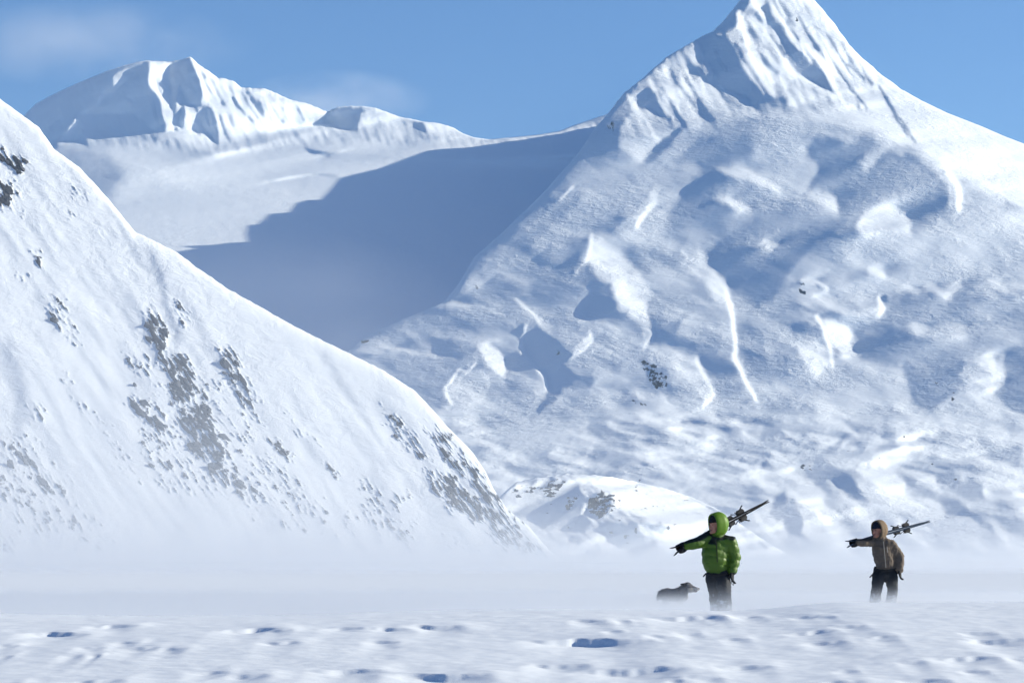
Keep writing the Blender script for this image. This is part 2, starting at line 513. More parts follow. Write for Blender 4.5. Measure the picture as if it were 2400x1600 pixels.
def scatter_rocks(parent, mask, depth, relief, K, box, count, size, seed, thr, slope_dir):
    """blocks where the rock mask is strong"""
    r = np.random.default_rng(seed)
    made = 0
    px = r.uniform(box[0], box[1], 60000); row = r.uniform(box[2], box[3], 60000)
    v = mask(px, row)
    ok = np.where(v > thr)[0]
    for i in ok:
        if made >= count: break
        Y0 = depth(px[i:i + 1], row[i:i + 1]); a = Y0 / FPX
        Y = Y0 + K * a * sample(relief, px[i:i + 1], row[i:i + 1])
        p = at(px[i], row[i], float(Y[0]))
        o = bpy.data.objects.new('rock_outcrop', ROCKS[int(r.integers(len(ROCKS)))])
        COL.objects.link(o)
        o.parent = parent
        k = float(a[0]) * r.uniform(*size) * r.choice([1, 1, 1.0, 1.6])
        o.location = p
        o.scale = (k * r.uniform(.6, .9), k * .9, k * r.uniform(.9, 1.7))
        o.rotation_euler = (r.uniform(-.3, .3), slope_dir + r.uniform(-.35, .35), r.uniform(0, 6.28) * 0 + r.uniform(-.4, .4))
        made += 1
scatter_rocks(left, rock_left, depth_left, RL, 1.0, (-30, 1290, 300, 1310), 260, (9, 20), 4, .62, -0.6)

# ------------------------------------------------------------------ big mountain on the right
M_TOP = [(560, 1000), (700, 905), (780, 850), (826, 816), (852, 793), (893, 772), (940, 750), (1000, 726), (1040, 708), (1075, 665), (1112, 602), (1170, 552),
         (1276, 449), (1357, 357), (1395, 300), (1418, 275), (1445, 240), (1467, 214), (1500, 190), (1521, 170), (1561, 135), (1600, 112), (1633, 92), (1673, 73), (1700, 45), (1718, 22),
         (1740, -5), (1770, -38), (1800, -52), (1850, -40), (1890, -8), (1908, 0), (1935, 30), (1960, 62), (1990, 105), (2030, 145), (2070, 178), (2110, 208),
         (2160, 236), (2220, 265), (2300, 296), (2355, 320), (2400, 337), (2500, 372), (2700, 440)]
c3, c5, c4 = crop(1300, 0, 2.138), crop(1500, 300, 2.412), crop(750, 400, 2.614)
c7, c6 = crop(1700, 850, 3.136), crop(1000, 900, 2.94)
BM = np.full((RH, RW), -0.10)
def F(B, c, pts, v, soft=14, wob=10, seed=1): facet(B, c(pts), v, soft, wob, seed)
def S(B, c, pts, w, v, wob=6): stroke(B, c(pts), w, v, wob)
# upper cone, bright
F(BM, c3, [(350, 460), (930, -80), (1300, -80), (1700, 380), (2352, 700), (2600, 800), (2600, 1150), (2000, 860), (1850, 760), (1500, 640), (1250, 590), (950, 580), (640, 640), (430, 800), (330, 760), (310, 560)], 0.42, 26)
F(BM, c3, [(1300, 330), (1500, 330), (2352, 690), (2600, 800), (2600, 1150), (2100, 930), (1900, 780), (1600, 620), (1400, 560)], 0.62, 40)
F(BM, c3, [(790, 165), (850, 60), (930, -20), (990, -20), (930, 70), (885, 160)], -0.9, 8)
F(BM, c3, [(720, 190), (780, 165), (850, 180), (900, 250), (940, 330), (1000, 420), (1050, 480), (1000, 530), (960, 480), (860, 450), (800, 390), (750, 290)], -1.0, 10)
F(BM, c3, [(640, 250), (700, 330), (790, 390), (830, 430), (720, 380), (660, 330)], -0.6, 8)
F(BM, c3, [(1060, 20), (1090, 90), (1150, 130), (1180, 200), (1230, 250), (1290, 260), (1340, 340), (1390, 460), (1300, 420), (1210, 350), (1150, 280), (1100, 210), (1060, 130), (1000, 80)], -1.0, 10)
F(BM, c3, [(1010, 250), (1060, 290), (1130, 370), (1110, 380), (1040, 310)], -0.8, 8)
F(BM, c3, [(930, 130), (980, 200), (1010, 270), (1000, 275), (940, 190)], -0.6, 8)
F(BM, c3, [(1440, 290), (1480, 310), (1530, 390), (1500, 370)], -0.6, 8)
F(BM, c3, [(1560, 280), (1620, 330), (1660, 380), (1610, 350)], -0.5, 8)
F(BM, c3, [(410, 480), (480, 440), (530, 470), (560, 550), (610, 610), (560, 590), (480, 545), (410, 550), (395, 520)], -0.9, 10)
F(BM, c3, [(520, 330), (560, 370), (645, 445), (600, 415)], -0.7, 8)
F(BM, c3, [(200, 600), (270, 520), (350, 450), (390, 560), (320, 640), (320, 740), (150, 800), (60, 830)], -0.35, 12)
F(BM, c3, [(980, 530), (1040, 490), (1170, 490), (1160, 540), (1050, 570)], -0.3, 10)
F(BM, c3, [(440, 800), (560, 690), (620, 650), (640, 660), (560, 760), (470, 820)], -0.7, 12)
S(BM, c3, [(920, 70), (960, 200), (1010, 330), (1090, 480)], 13, 0.95)
S(BM, c3, [(1060, 150), (1140, 280), (1210, 380), (1360, 460)], 12, 0.9)
S(BM, c3, [(700, 200), (740, 290), (790, 370)], 8, 0.9)
S(BM, c3, [(540, 330), (600, 460), (630, 610)], 10, 0.9)
S(BM, c3, [(1110, 40), (1180, 150), (1280, 250), (1350, 330), (1400, 440)], 9, 0.9)
S(BM, c3, [(1000, 10), (1040, 60), (1060, 110)], 8, 0.8)
r_ = np.random.default_rng(23)
for k in range(44):       # runnels down the cone
    u0 = r_.uniform(1450, 2080)
    v0 = curve(M_TOP, u0) + r_.uniform(4, 120)
    if v0 > 250: continue
    ln = r_.uniform(40, 130)
    stroke(BM, [(u0, v0), (u0 + .28 * ln, v0 + .5 * ln), (u0 + .62 * ln, v0 + ln)], r_.uniform(3.5, 7), r_.choice([-.8, -.55, .8]), 6, int(k))
# bowls under the shoulder: the whole lower right of the face leans away from the sun
F(BM, c5, [(330, 480), (800, 300), (1300, 420), (1800, 520), (2000, 560), (2330, 800), (2330, 1250), (1900, 1260), (1500, 1340), (1250, 1300), (1200, 1100), (900, 980), (640, 960), (500, 860), (380, 700)], -0.48, 60, 20)
F(BM, c5, [(185, 190), (300, 90), (450, 40), (620, 30), (800, 60), (830, 120), (700, 200), (520, 210), (360, 250), (300, 205)], -0.75, 26)
F(BM, c5, [(640, 60), (900, 30), (990, 60), (940, 110), (950, 170), (1000, 210), (940, 340), (800, 300), (640, 210)], -0.25, 30)
F(BM, c5, [(940, 100), (980, 60), (1100, 60), (1160, 90), (1240, 70), (1330, 60), (1390, 90), (1290, 140), (1240, 190), (1280, 240), (1330, 170), (1400, 140), (1550, 160), (1650, 220), (1720, 300), (1750, 400), (1740, 480),
            (1560, 520), (1490, 480), (1440, 450), (1330, 450), (1240, 490), (1140, 500), (1110, 440), (1110, 380), (1000, 345), (945, 345), (1000, 260), (1000, 200), (950, 170)], -1.0, 16)
F(BM, c5, [(330, 270), (430, 240), (560, 290), (700, 320), (780, 370), (700, 390), (600, 390), (480, 390), (430, 400), (560, 470), (500, 540), (300, 570), (160, 600), (170, 470), (230, 370)], -0.75, 24)
F(BM, c5, [(420, 390), (500, 390), (580, 430), (640, 460), (560, 480), (500, 430)], 0.4, 14)
F(BM, c5, [(450, 230), (600, 230), (730, 300), (810, 350), (780, 370), (640, 310), (540, 280)], 0.4, 14)
F(BM, c5, [(720, 390), (860, 390), (1000, 360), (1110, 380), (1110, 470), (1050, 450), (960, 400)], 0.2, 12)
F(BM, c5, [(390, 680), (500, 600), (640, 520), (800, 480), (960, 470), (1120, 500), (1180, 520), (1130, 560), (1000, 660), (900, 760), (830, 850), (740, 980), (660, 1005), (640, 980), (500, 910), (480, 840), (380, 780)], -0.85, 20)
F(BM, c5, [(600, 660), (700, 640), (790, 640), (730, 690)], 0.2, 14)
F(BM, c5, [(1000, 660), (1150, 600), (1400, 620), (1560, 640), (1700, 680), (1800, 720), (1830, 760), (1700, 830), (1560, 820), (1400, 880), (1250, 900), (1060, 900), (900, 890), (850, 850)], -0.62, 26)
F(BM, c5, [(1240, 500), (1330, 455), (1430, 450), (1490, 480), (1540, 540), (1520, 610), (1450, 580), (1300, 600), (1220, 560)], 0.5, 18)
F(BM, c5, [(1550, 560), (1740, 510), (1960, 450), (1990, 520), (1760, 600), (1600, 640)], -0.15, 22)
F(BM, c5, [(1720, 600), (1800, 560), (1960, 560), (2000, 620), (1900, 680), (1760, 660)], -0.35, 18)
F(BM, c5, [(2010, 590), (2100, 640), (2300, 760), (2300, 860), (2060, 690)], -0.75, 14)
S(BM, c5, [(1740, 250), (1800, 330), (1810, 470)], 11, 1.0)
F(BM, c5, [(1810, 500), (1900, 430), (2171, 445), (2300, 500), (2300, 580), (1950, 480)], -0.05, 16)
F(BM, c5, [(1290, 800), (1370, 795), (1390, 840), (1310, 840)], 0.3, 12)
S(BM, c5, [(910, 860), (1000, 870), (1060, 915)], 7, 0.6)
F(BM, c5, [(1390, 950), (1500, 900), (1700, 900), (1810, 860), (1825, 900), (1740, 960), (1600, 930), (1400, 990)], 0.30, 14)
F(BM, c5, [(1390, 1010), (1600, 970), (1760, 970), (1840, 910), (1860, 1010), (1900, 1060), (1830, 1110), (1600, 1110), (1480, 1110), (1400, 1060)], -0.75, 14)
F(BM, c5, [(1890, 890), (2000, 870), (2300, 880), (2300, 920), (2000, 960)], 0.2, 12)
F(BM, c5, [(1850, 920), (2000, 970), (2300, 930), (2300, 1040), (1950, 1080), (1860, 1080)], -0.65, 14)
F(BM, c5, [(1500, 1120), (1700, 1110), (1830, 1110), (1980, 1110), (1900, 1150), (1700, 1190), (1550, 1170)], 0.15, 12)
F(BM, c5, [(2000, 1100), (2300, 1070), (2300, 1190), (2060, 1180)], -0.5, 14)
F(BM, c5, [(1200, 1150), (1400, 1180), (1700, 1210), (1900, 1190), (2060, 1190), (2110, 1260), (1950, 1290), (1850, 1330), (1800, 1400), (1900, 1440), (1770, 1500), (1650, 1600), (1540, 1560), (1510, 1450), (1480, 1330), (1350, 1330), (1240, 1300), (1210, 1220)], -0.8, 16)
F(BM, c5, [(1850, 1320), (1990, 1290), (2060, 1380), (2060, 1450), (1990, 1500), (1900, 1450), (2000, 1420), (1960, 1350)], 0.5, 14)
F(BM, c5, [(2060, 1250), (2171, 1230), (2330, 1230), (2330, 1640), (2100, 1600), (2000, 1490), (2070, 1440)], -0.85, 12)
F(BM, c5, [(880, 970), (1000, 950), (1200, 950), (1340, 970), (1390, 1020), (1350, 1060), (1200, 1060), (1050, 1020), (900, 1000)], 0.25, 14)
S(BM, c5, [(1350, 960), (1380, 1020), (1345, 1065)], 8, 1.0)
F(BM, c5, [(900, 1010), (1050, 1040), (1200, 1080), (1370, 1075), (1480, 1120), (1300, 1150), (1200, 1140), (1100, 1080), (960, 1040)], -0.55, 12)
F(BM, c5, [(540, 1130), (620, 1100), (680, 1150), (720, 1270), (750, 1400), (640, 1420), (590, 1350), (560, 1250)], -0.55, 16)
F(BM, c5, [(700, 1340), (900, 1400), (1000, 1450), (900, 1480), (720, 1440), (640, 1420)], -0.5, 18)
F(BM, c5, [(880, 1230), (1000, 1200), (1060, 1250), (1080, 1320), (1000, 1420), (950, 1350)], 0.45, 14)
F(BM, c5, [(1100, 1330), (1230, 1310), (1300, 1400), (1120, 1440)], -0.3, 14)
F(BM, c5, [(1040, 1080), (1150, 1120), (1200, 1160), (1180, 1200), (1225, 1290), (1150, 1280), (1080, 1200)], 0.6, 10)
S(BM, c5, [(1000, 1070), (1045, 1150), (1080, 1250), (1090, 1340)], 8, 1.0)
F(BM, c5, [(830, 1110), (950, 1100), (1035, 1150), (1000, 1170), (900, 1160)], -0.6, 12)
F(BM, c5, [(240, 700), (330, 680), (390, 780), (470, 850), (500, 920), (520, 1000), (440, 950), (340, 860), (250, 780)], 0.5, 18)
S(BM, c5, [(490, 920), (520, 1050), (540, 1200), (540, 1300), (580, 1400), (650, 1530)], 9, 1.0)
F(BM, c5, [(40, 1220), (110, 1130), (200, 1080), (270, 1060), (210, 1150), (230, 1170), (380, 1230), (480, 1290), (520, 1340), (560, 1400), (480, 1410), (400, 1400), (340, 1310), (260, 1240), (130, 1230)], -0.65, 12)
F(BM, c5, [(60, 1240), (200, 1250), (330, 1310), (370, 1400), (430, 1490), (380, 1560), (320, 1480), (180, 1330), (60, 1300)], 0.25, 12)
S(BM, c5, [(320, 1310), (380, 1430), (420, 1500), (370, 1568)], 8, 0.8)
F(BM, c5, [(20, 1320), (170, 1370), (180, 1480), (60, 1490)], -0.55, 14)
F(BM, c5, [(420, 1440), (500, 1430), (620, 1500), (640, 1560), (500, 1520)], -0.2, 12)
F(BM, c5, [(40, 1030), (130, 1060), (160, 1080), (80, 1180), (40, 1220), (40, 1130)], -0.6, 12)
S(BM, c5, [(0, 900), (30, 1050), (60, 1170), (20, 1230)], 8, 0.7)
# left flank
F(BM, c4, [(1450, -20), (1250, 180), (1000, 390), (860, 490), (640, 800), (800, 800), (1000, 560), (1200, 400), (1500, 160), (1560, 90)], -0.42, 20)
F(BM, c4, [(1000, 700), (1200, 640), (1400, 590), (1560, 580), (1640, 480), (1650, 400), (1560, 430), (1380, 500), (1200, 590), (1050, 660)], -0.65, 14)
F(BM, c4, [(1200, 440), (1360, 300), (1500, 200), (1620, 130), (1560, 240), (1400, 360), (1280, 470)], -0.45, 20)
F(BM, c4, [(1560, 100), (1800, 100), (2000, 90), (2060, 120), (1900, 190), (1640, 190)], 0.05, 24)
S(BM, c4, [(1480, 170), (1550, 100)], 6, 0.6)
F(BM, c4, [(1660, 340), (1760, 300), (1880, 270), (1860, 320), (1780, 370), (1680, 370)], -0.7, 12)
F(BM, c4, [(1650, 380), (1720, 400), (1850, 500), (1960, 600), (2040, 750), (1990, 830), (2010, 940), (2010, 1040), (1960, 960), (1880, 850), (1820, 840), (1800, 740), (1700, 660), (1640, 560), (1660, 460)], 0.48, 16)
S(BM, c4, [(1660, 400), (1660, 480), (1640, 550), (1570, 625)], 8, 0.8)
F(BM, c4, [(1620, 800), (1680, 700), (1780, 690), (1800, 760), (1820, 840), (1740, 870), (1650, 920), (1600, 880)], -0.8, 14)
F(BM, c4, [(1860, 270), (2000, 240), (2030, 130), (2070, 100), (2060, 220), (2000, 290)], 0.4, 12)
S(BM, c4, [(1940, 345), (1970, 285), (2020, 235)], 9, 1.0)
S(BM, c4, [(1200, 790), (1300, 870), (1350, 930)], 6, 0.7)
F(BM, c4, [(1280, 1000), (1340, 950), (1390, 990), (1480, 1060), (1560, 1140), (1600, 1130), (1500, 1190), (1560, 1240), (1700, 1270), (1660, 1320), (1500, 1340), (1450, 1400), (1340, 1490), (1330, 1480), (1380, 1390), (1400, 1310), (1360, 1220), (1290, 1150), (1250, 1080)], -0.8, 10)
S(BM, c4, [(1265, 950), (1240, 1020), (1230, 1080), (1270, 1160), (1340, 1220), (1380, 1270), (1390, 1330)], 7, 1.0)
F(BM, c4, [(1190, 960), (1240, 950), (1250, 1010), (1215, 1030)], -0.7, 6)
F(BM, c4, [(970, 1070), (1010, 1050), (1090, 1100), (1140, 1160), (1130, 1270), (1070, 1230), (1020, 1180), (1000, 1110)], 0.65, 8)
F(BM, c4, [(1140, 1150), (1190, 1110), (1260, 1140), (1330, 1220), (1240, 1220), (1140, 1230)], -0.6, 10)
F(BM, c4, [(1130, 1280), (1200, 1290), (1280, 1340), (1320, 1390), (1250, 1380), (1160, 1340)], -0.5, 10)
F(BM, c4, [(680, 1030), (800, 1020), (900, 1080), (960, 1080), (930, 1140), (850, 1150), (730, 1120)], -0.65, 10)
F(BM, c4, [(860, 1240), (1000, 1220), (1060, 1300), (1000, 1420), (880, 1440), (800, 1400), (780, 1330)], 0.3, 14)
S(BM, c4, [(950, 1180), (900, 1230), (850, 1220), (800, 1290), (760, 1330), (770, 1370), (810, 1420)], 6, 1.0)
F(BM, c4, [(300, 1110), (700, 1150), (900, 1190), (840, 1210), (750, 1300), (740, 1400), (640, 1380), (450, 1240)], -0.30, 16)
S(BM, c4, [(640, 840), (800, 815), (950, 830), (1100, 880), (1200, 960)], 9, 0.35)
S(BM, c4, [(250, 1110), (500, 1090), (700, 1140)], 8, 0.3)
F(BM, c4, [(90, 1095), (180, 1040), (285, 1015), (240, 1060), (160, 1115)], 1.0, 5)
S(BM, c4, [(1650, 980), (1670, 1040), (1600, 1110), (1540, 1150)], 6, 0.8)
F(BM, c4, [(1540, 1100), (1650, 1000), (1660, 1040), (1570, 1130)], 0.4, 8)
F(BM, c4, [(1870, 1370), (1930, 1330), (2091, 1330), (2091, 1300), (1900, 1300), (1800, 1340)], -0.6, 10)
F(BM, c4, [(1930, 1350), (2091, 1360), (2150, 1440), (1960, 1400)], 0.4, 8)
# wind ripples all over, running across the slope
fu, fv = rot(U, V, 24)
bu, bv = rot(U, V, 28)
folds = fbm(bu / 120 + 0.5 * fbm(U / 80, V / 60, 2, 97), bv / 46, 3, 95, 0.5)
BM += (0.28 * fbm(fu / 70, fv / 11, 3, 91, 0.6) + (0.15 + 0.52 * smooth((V - 420) / 200)) * folds) * (1 - 0.5 * smooth((-0.55 - BM) / 0.3))
F_cone = np.zeros((RH, RW))
facet(F_cone, c3([(350, 430), (930, -80), (1300, -80), (1700, 360), (1500, 520), (1000, 560), (640, 620), (330, 700)]), 1.0, 30, 10)
fu, fv = rot(U, V, 62)
BM += F_cone * 1.0 * fbm(fu / 80, fv / 13, 4, 99, 0.65)

BH = np.zeros((RH, RW))
fu, fv = rot(U, V, 13)
BH += 0.95 * fbm(fu / 170 + 0.6 * fbm(U / 90, V / 60, 2, 130), fv / 21, 4, 131, 0.6) + 0.55 * fbm(fu / 60, fv / 9, 3, 135, 0.6)
low = smooth((V - 1080) / 80) * smooth((U - 1700) / 150)
fu, fv = rot(U, V, 38)
BH = BH * (1 - 0.5 * low) + low * (0.8 * fbm(fu / 150, fv / 42, 4, 138) + 0.2)
for c, pts, v in ((c7, [(900, 480), (1050, 475), (1300, 530), (1320, 570), (1150, 570), (1000, 520)], -.7), (c7, [(720, 560), (850, 540), (1080, 590), (1000, 620), (850, 610)], -.7), (c7, [(150, 500), (350, 480), (480, 550), (300, 560), (150, 540)], -.6),
                  (c7, [(860, 650), (1050, 630), (1140, 700), (1000, 720)], -.6), (c7, [(490, 760), (700, 730), (900, 810), (1000, 950), (1060, 1030), (950, 1000), (800, 880), (600, 820)], -.7), (c7, [(1270, 640), (1400, 640), (1540, 720), (1400, 730)], -.6),
                  (c7, [(960, 780), (1080, 740), (1250, 800), (1350, 900), (1300, 1000), (1180, 950), (1060, 880)], .7), (c7, [(540, 900), (640, 870), (720, 960), (780, 1080), (900, 1180), (640, 1050), (560, 990)], .6), (c7, [(300, 1080), (420, 960), (520, 1010), (560, 1150), (600, 1270), (450, 1250), (380, 1140)], -.55),
                  (c7, [(1340, 880), (1500, 930), (1700, 1010), (1880, 1130), (2000, 1280), (1750, 1130), (1650, 1140), (1600, 1050), (1400, 960)], -.6), (c7, [(1540, 820), (1700, 820), (1880, 900), (1930, 1000), (1700, 960), (1560, 880)], -.55), (c7, [(1850, 620), (2195, 600), (2195, 700), (2000, 720)], -.5),
                  (c7, [(1500, 1040), (1620, 1060), (1600, 1130), (1850, 1140), (1950, 1290), (1500, 1200)], .3), (c6, [(1070, 280), (1200, 260), (1320, 300), (1260, 340), (1120, 330)], -.6), (c6, [(600, 440), (750, 410), (900, 430), (860, 470), (700, 520)], -.5), (c6, [(1100, 520), (1300, 470), (1450, 520), (1300, 570)], -.5),
                  (c6, [(1380, 130), (1560, 110), (1620, 150), (1450, 180)], -.4), (c6, [(450, 240), (1000, 240), (1100, 260), (900, 400), (500, 420)], .12), (c6, [(1000, 480), (1150, 480), (1080, 530)], .6), (c7, [(600, 380), (1300, 380), (1700, 470), (2195, 520), (2195, 590), (1600, 520), (900, 450)], .35)):
    facet(BH, c(pts), v * 0.62, 14, 22, 140)
_d = _V - scurve([(500, 980), (1040, 976), (1700, 968), (2050, 972), (2250, 985), (2700, 1008)], _U, 120) + 22 * WOB[0]
_k = smooth((_d + 12) / 34)
BM = BM * (1 - _k) + 1.5 * BH * _k

def m_top(u):
    rough = 5.0 * fbm(u / 26, 0 * u, 4, 101) * smooth((u - 1380) / 80) * (1 - smooth((u - 2080) / 120))
    return curve(M_TOP, u) + rough
def bench(u):
    return scurve([(500, 985), (1040, 978), (1700, 966), (2050, 970), (2250, 985), (2700, 1010)], u)
BENCH_Y = [(500, 3640), (820, 3610), (1200, 3530), (1700, 3470), (2400, 3440), (2700, 3440)]
def depth_main(px, row):
    y0 = scurve(BENCH_Y, px, 120)
    d = scurve([(500, 980), (1040, 976), (1700, 968), (2050, 972), (2250, 985), (2700, 1008)], px, 120) - row
    e = px - 1600
    up = 1.15 * d + 2.25 * 45 * (1 - np.exp(-np.maximum(d, 0) / 45)) + 0.0002 * d * d
    up = up + np.where(e > 0, 0.00030 * smooth((760 - row) / 420), 0.00004) * e * e
    return y0 + np.where(d > 0, up, 3.4 * d)
RM = refine(BM, depth_main, -0.15, 0.245, 0.82, 7, 0.045, 1600)
rock_main = np.zeros((RH, RW))
for c, pts, v in ((c5, [(30, 1310), (80, 1310), (100, 1360), (160, 1400), (150, 1480), (70, 1470), (40, 1390)], .72), (c5, [(900, 875), (935, 875), (940, 890), (910, 895)], 1.2), (c5, [(895, 910), (940, 920), (940, 945), (905, 935)], 1.3),
                  (c5, [(940, 760), (955, 765), (950, 790)], .9), (c5, [(1760, 1490), (1800, 1500), (1760, 1568)], .6), (c5, [(1650, 1430), (1720, 1420), (1700, 1500)], .45), (c3, [(260, 600), (300, 600), (300, 660), (260, 650)], .8), (c3, [(200, 600), (340, 440), (360, 460), (230, 610)], .6),
                  (c3, [(1430, 290), (1460, 290), (1540, 390), (1520, 400)], .5), (c3, [(1210, 90), (1220, 90), (1225, 110), (1205, 110)], 1.1), (c3, [(1550, 260), (1580, 280), (1660, 370), (1640, 370)], .5), (c4, [(955, 700), (985, 660), (970, 730), (945, 730)], .8), (c4, [(830, 740), (845, 735), (835, 780)], .8),
                  (c4, [(1960, 1150), (2050, 1170), (2091, 1330), (2020, 1310), (1980, 1220)], .75), (c4, [(1210, 940), (1250, 950), (1245, 965)], .8), (c4, [(840, 1060), (880, 1080), (880, 1140), (850, 1110)], .55), (c4, [(1390, 1050), (1490, 1110), (1470, 1150), (1400, 1080)], .45), (c4, [(1890, 1400), (2010, 1410), (2000, 1450), (1900, 1430)], .55),
                  (c4, [(250, 1040), (310, 1030), (290, 1050), (250, 1060)], 1.0), (c4, [(360, 985), (375, 985), (370, 1010)], 1.2), (c3, [(960, 40), (1000, 10), (990, 60)], .5), (c3, [(530, 480), (560, 480), (600, 590)], .4), (c3, [(1470, 440), (1400, 400), (1420, 410)], .7)):
    tmp = np.zeros((RH, RW)); facet(tmp, c(pts), v, 8, 4, 78)
    rock_main = np.maximum(rock_main, tmp)
def rock_right(px, row):
    u, v = rot(px, row, 50)
    a = sample(rock_main, px, row)
    return np.clip((a - 0.5) * 1.5 + 1.6 * fbm(u / 13, v / 7, 3, 62, 0.7) + 0.16, -0.5, 1.2) * (a > 0.02)
m_main = snow_material('mountain_snow', 0.11, (0.8, 0.5, 2.0), 0.5, 0.42, 5.0)
peak = mountain('snowy_mountain', np.arange(560, 2700, 3.0), m_top, bench, 400, depth_main, RM, 1.0, rock_right, 7.0, (10, 40.0, 0.8), m_main)
tag(peak, 'tall snow-covered mountain with fluted pointed peak at right', None, None, 'structure')

# ------------------------------------------------------------------ far mountain and the glacier bowl below it
F_TOP = [(-500, 420), (-100, 330), (40, 285), (60, 268), (84, 244), (120, 224), (178, 197), (250, 167), (290, 154), (320, 146), (345, 142), (400, 145), (425, 140), (446, 133), (456, 142), (468, 155), (500, 175),
         (512, 185), (525, 184), (550, 192), (565, 206), (600, 208), (620, 208), (640, 216), (680, 234), (720, 243), (755, 258), (770, 262), (790, 252), (820, 249), (850, 249), (880, 253), (910, 264), (940, 275), (960, 278),
         (990, 285), (1025, 288), (1060, 298), (1085, 313), (1110, 322), (1145, 327), (1200, 322), (1260, 316), (1310, 308), (1340, 296), (1395, 277), (1480, 250), (1600, 250), (2000, 300)]
cF, cG = crop(0, 80, 3.36), crop(500, 150, 2.613)
BF = np.full((RH, RW), 0.0)
F(BF, cF, [(1150, 200), (1500, 150), (2700, 480), (2700, 700), (2100, 850), (1700, 950), (1300, 800)], 0.45, 16)
F(BF, cF, [(100, 700), (180, 620), (280, 530), (600, 370), (850, 270), (1000, 210), (1160, 200), (1180, 330), (1180, 400), (1220, 470), (1270, 560), (1270, 640), (1300, 700), (1300, 770), (1240, 770), (1160, 740), (1100, 670), (1030, 620), (750, 625), (630, 625), (560, 690), (520, 760), (430, 900), (300, 850)], -1.0, 9)
F(BF, cF, [(880, 340), (950, 300), (1050, 290), (1030, 350), (960, 410), (910, 440)], 0.0, 5, 5)
F(BF, cF, [(790, 470), (830, 470), (800, 540), (750, 600), (760, 560)], 0.1, 4, 4)
S(BF, cF, [(990, 510), (1040, 540), (1040, 580)], 3.5, 0.6, 3)
F(BF, cF, [(1170, 230), (1330, 240), (1320, 350), (1350, 450), (1320, 490), (1360, 620), (1370, 750), (1320, 750), (1270, 640), (1260, 540), (1180, 390)], 0.5, 6, 5)
F(BF, cF, [(1340, 240), (1490, 170), (1540, 280), (1600, 440), (1580, 570), (1490, 560), (1460, 510), (1450, 640), (1440, 740), (1400, 690), (1440, 560), (1410, 430), (1380, 560), (1380, 720), (1420, 770), (1380, 760), (1370, 640), (1330, 500), (1350, 450), (1320, 340)], -1.0, 5, 4)
F(BF, cF, [(1600, 560), (1690, 590), (1710, 700), (1720, 880), (1640, 790), (1590, 700)], -1.0, 5, 4)
F(BF, cF, [(1545, 690), (1590, 760), (1570, 820), (1540, 770)], -0.8, 5, 4)
for pts, w, v in (([(1640, 300), (1700, 430), (1760, 560)], 5, -0.5), ([(1800, 420), (1870, 560), (1990, 690)], 6, -0.8), ([(1950, 450), (2000, 520), (2080, 620)], 5, -0.6), ([(2030, 520), (2100, 600), (2130, 680)], 5, -0.6),
                  ([(2100, 560), (2180, 620), (2235, 695)], 7, -0.9), ([(1810, 640), (1840, 720)], 10, -0.5), ([(1950, 462), (2040, 468), (2130, 460)], 3, -0.6), ([(1730, 640), (1770, 760), (1810, 850)], 5, -0.6), ([(2270, 540), (2310, 620)], 5, -0.7), ([(2330, 560), (2400, 680)], 5, -0.6),
                  ([(1530, 230), (1590, 380), (1640, 520), (1700, 600)], 5, 0.9), ([(1570, 260), (1660, 320), (1760, 400), (1830, 480)], 5, 0.8), ([(1480, 600), (1500, 700), (1600, 860)], 5, 0.8)):
    S(BF, cF, pts, w, v, 3)
r_ = np.random.default_rng(17)
for k in range(30):       # flutes down the crest
    u0 = r_.uniform(470, 800)
    v0 = curve(F_TOP, u0) + r_.uniform(2, 26)
    ln = r_.uniform(24, 80) * (1.0 if u0 < 640 else 0.6)
    sl = r_.uniform(0.32, 0.62)
    stroke(BF, [(u0, v0), (u0 + sl * ln * .5, v0 + ln * .5), (u0 + sl * ln * 1.1, v0 + ln)], r_.uniform(3.0, 6.0), r_.choice([-.8, .8, .95]), 4, int(k))
for k in range(14):       # ribs on the shaded face
    u0 = r_.uniform(330, 500); v0 = curve(F_TOP, u0) + r_.uniform(30, 90); ln = r_.uniform(30, 80)
    stroke(BF, [(u0, v0), (u0 + .25 * ln, v0 + ln)], r_.uniform(2.5, 4.5), r_.choice([-.9, .5, .9]), 4, int(k) + 60)
F(BF, cF, [(470, 880), (600, 650), (620, 625), (612, 700), (560, 860)], 0.5, 5, 4)
F(BF, cF, [(610, 680), (640, 750), (700, 890), (640, 840)], -0.7, 5, 4)
F(BF, cF, [(630, 650), (690, 635), (740, 750), (760, 870), (690, 810)], 0.5, 8, 4)
F(BF, cF, [(760, 640), (1040, 625), (1150, 750), (1000, 810), (840, 780)], -0.38, 12, 5)
F(BF, cF, [(450, 950), (800, 950), (1000, 1050), (900, 1250), (850, 1344), (700, 1344)], -0.35, 50, 10)
F(BF, cF, [(1200, 1060), (1700, 1100), (2300, 1100), (2300, 1300), (1500, 1300)], 0.15, 60, 10)
F(BF, cG, [(680, 340), (720, 285), (830, 255), (960, 255), (1070, 300), (960, 300), (900, 300), (890, 350), (880, 410), (760, 390), (690, 360)], -0.9, 5, 4)
F(BF, cG, [(900, 310), (1070, 300), (1150, 340), (1200, 430), (1000, 425), (890, 400)], 0.15, 6, 4)
F(BF, cG, [(1200, 340), (1280, 350), (1315, 435), (1260, 395)], -0.8, 5, 4)
F(BF, cG, [(1280, 345), (1400, 350), (1530, 440), (1400, 450), (1330, 420)], 0.5, 6, 4)
F(BF, cG, [(560, 510), (660, 540), (780, 530), (700, 570), (600, 550)], -0.6, 8, 6)
S(BF, cG, [(340, 720), (500, 690), (620, 670), (760, 690)], 4, -0.4, 5)
fu, fv = rot(U, V, 65)
crown = 1 - smooth((V - curve([(0, 300), (500, 345), (800, 320), (1100, 330)], U)) / 30)
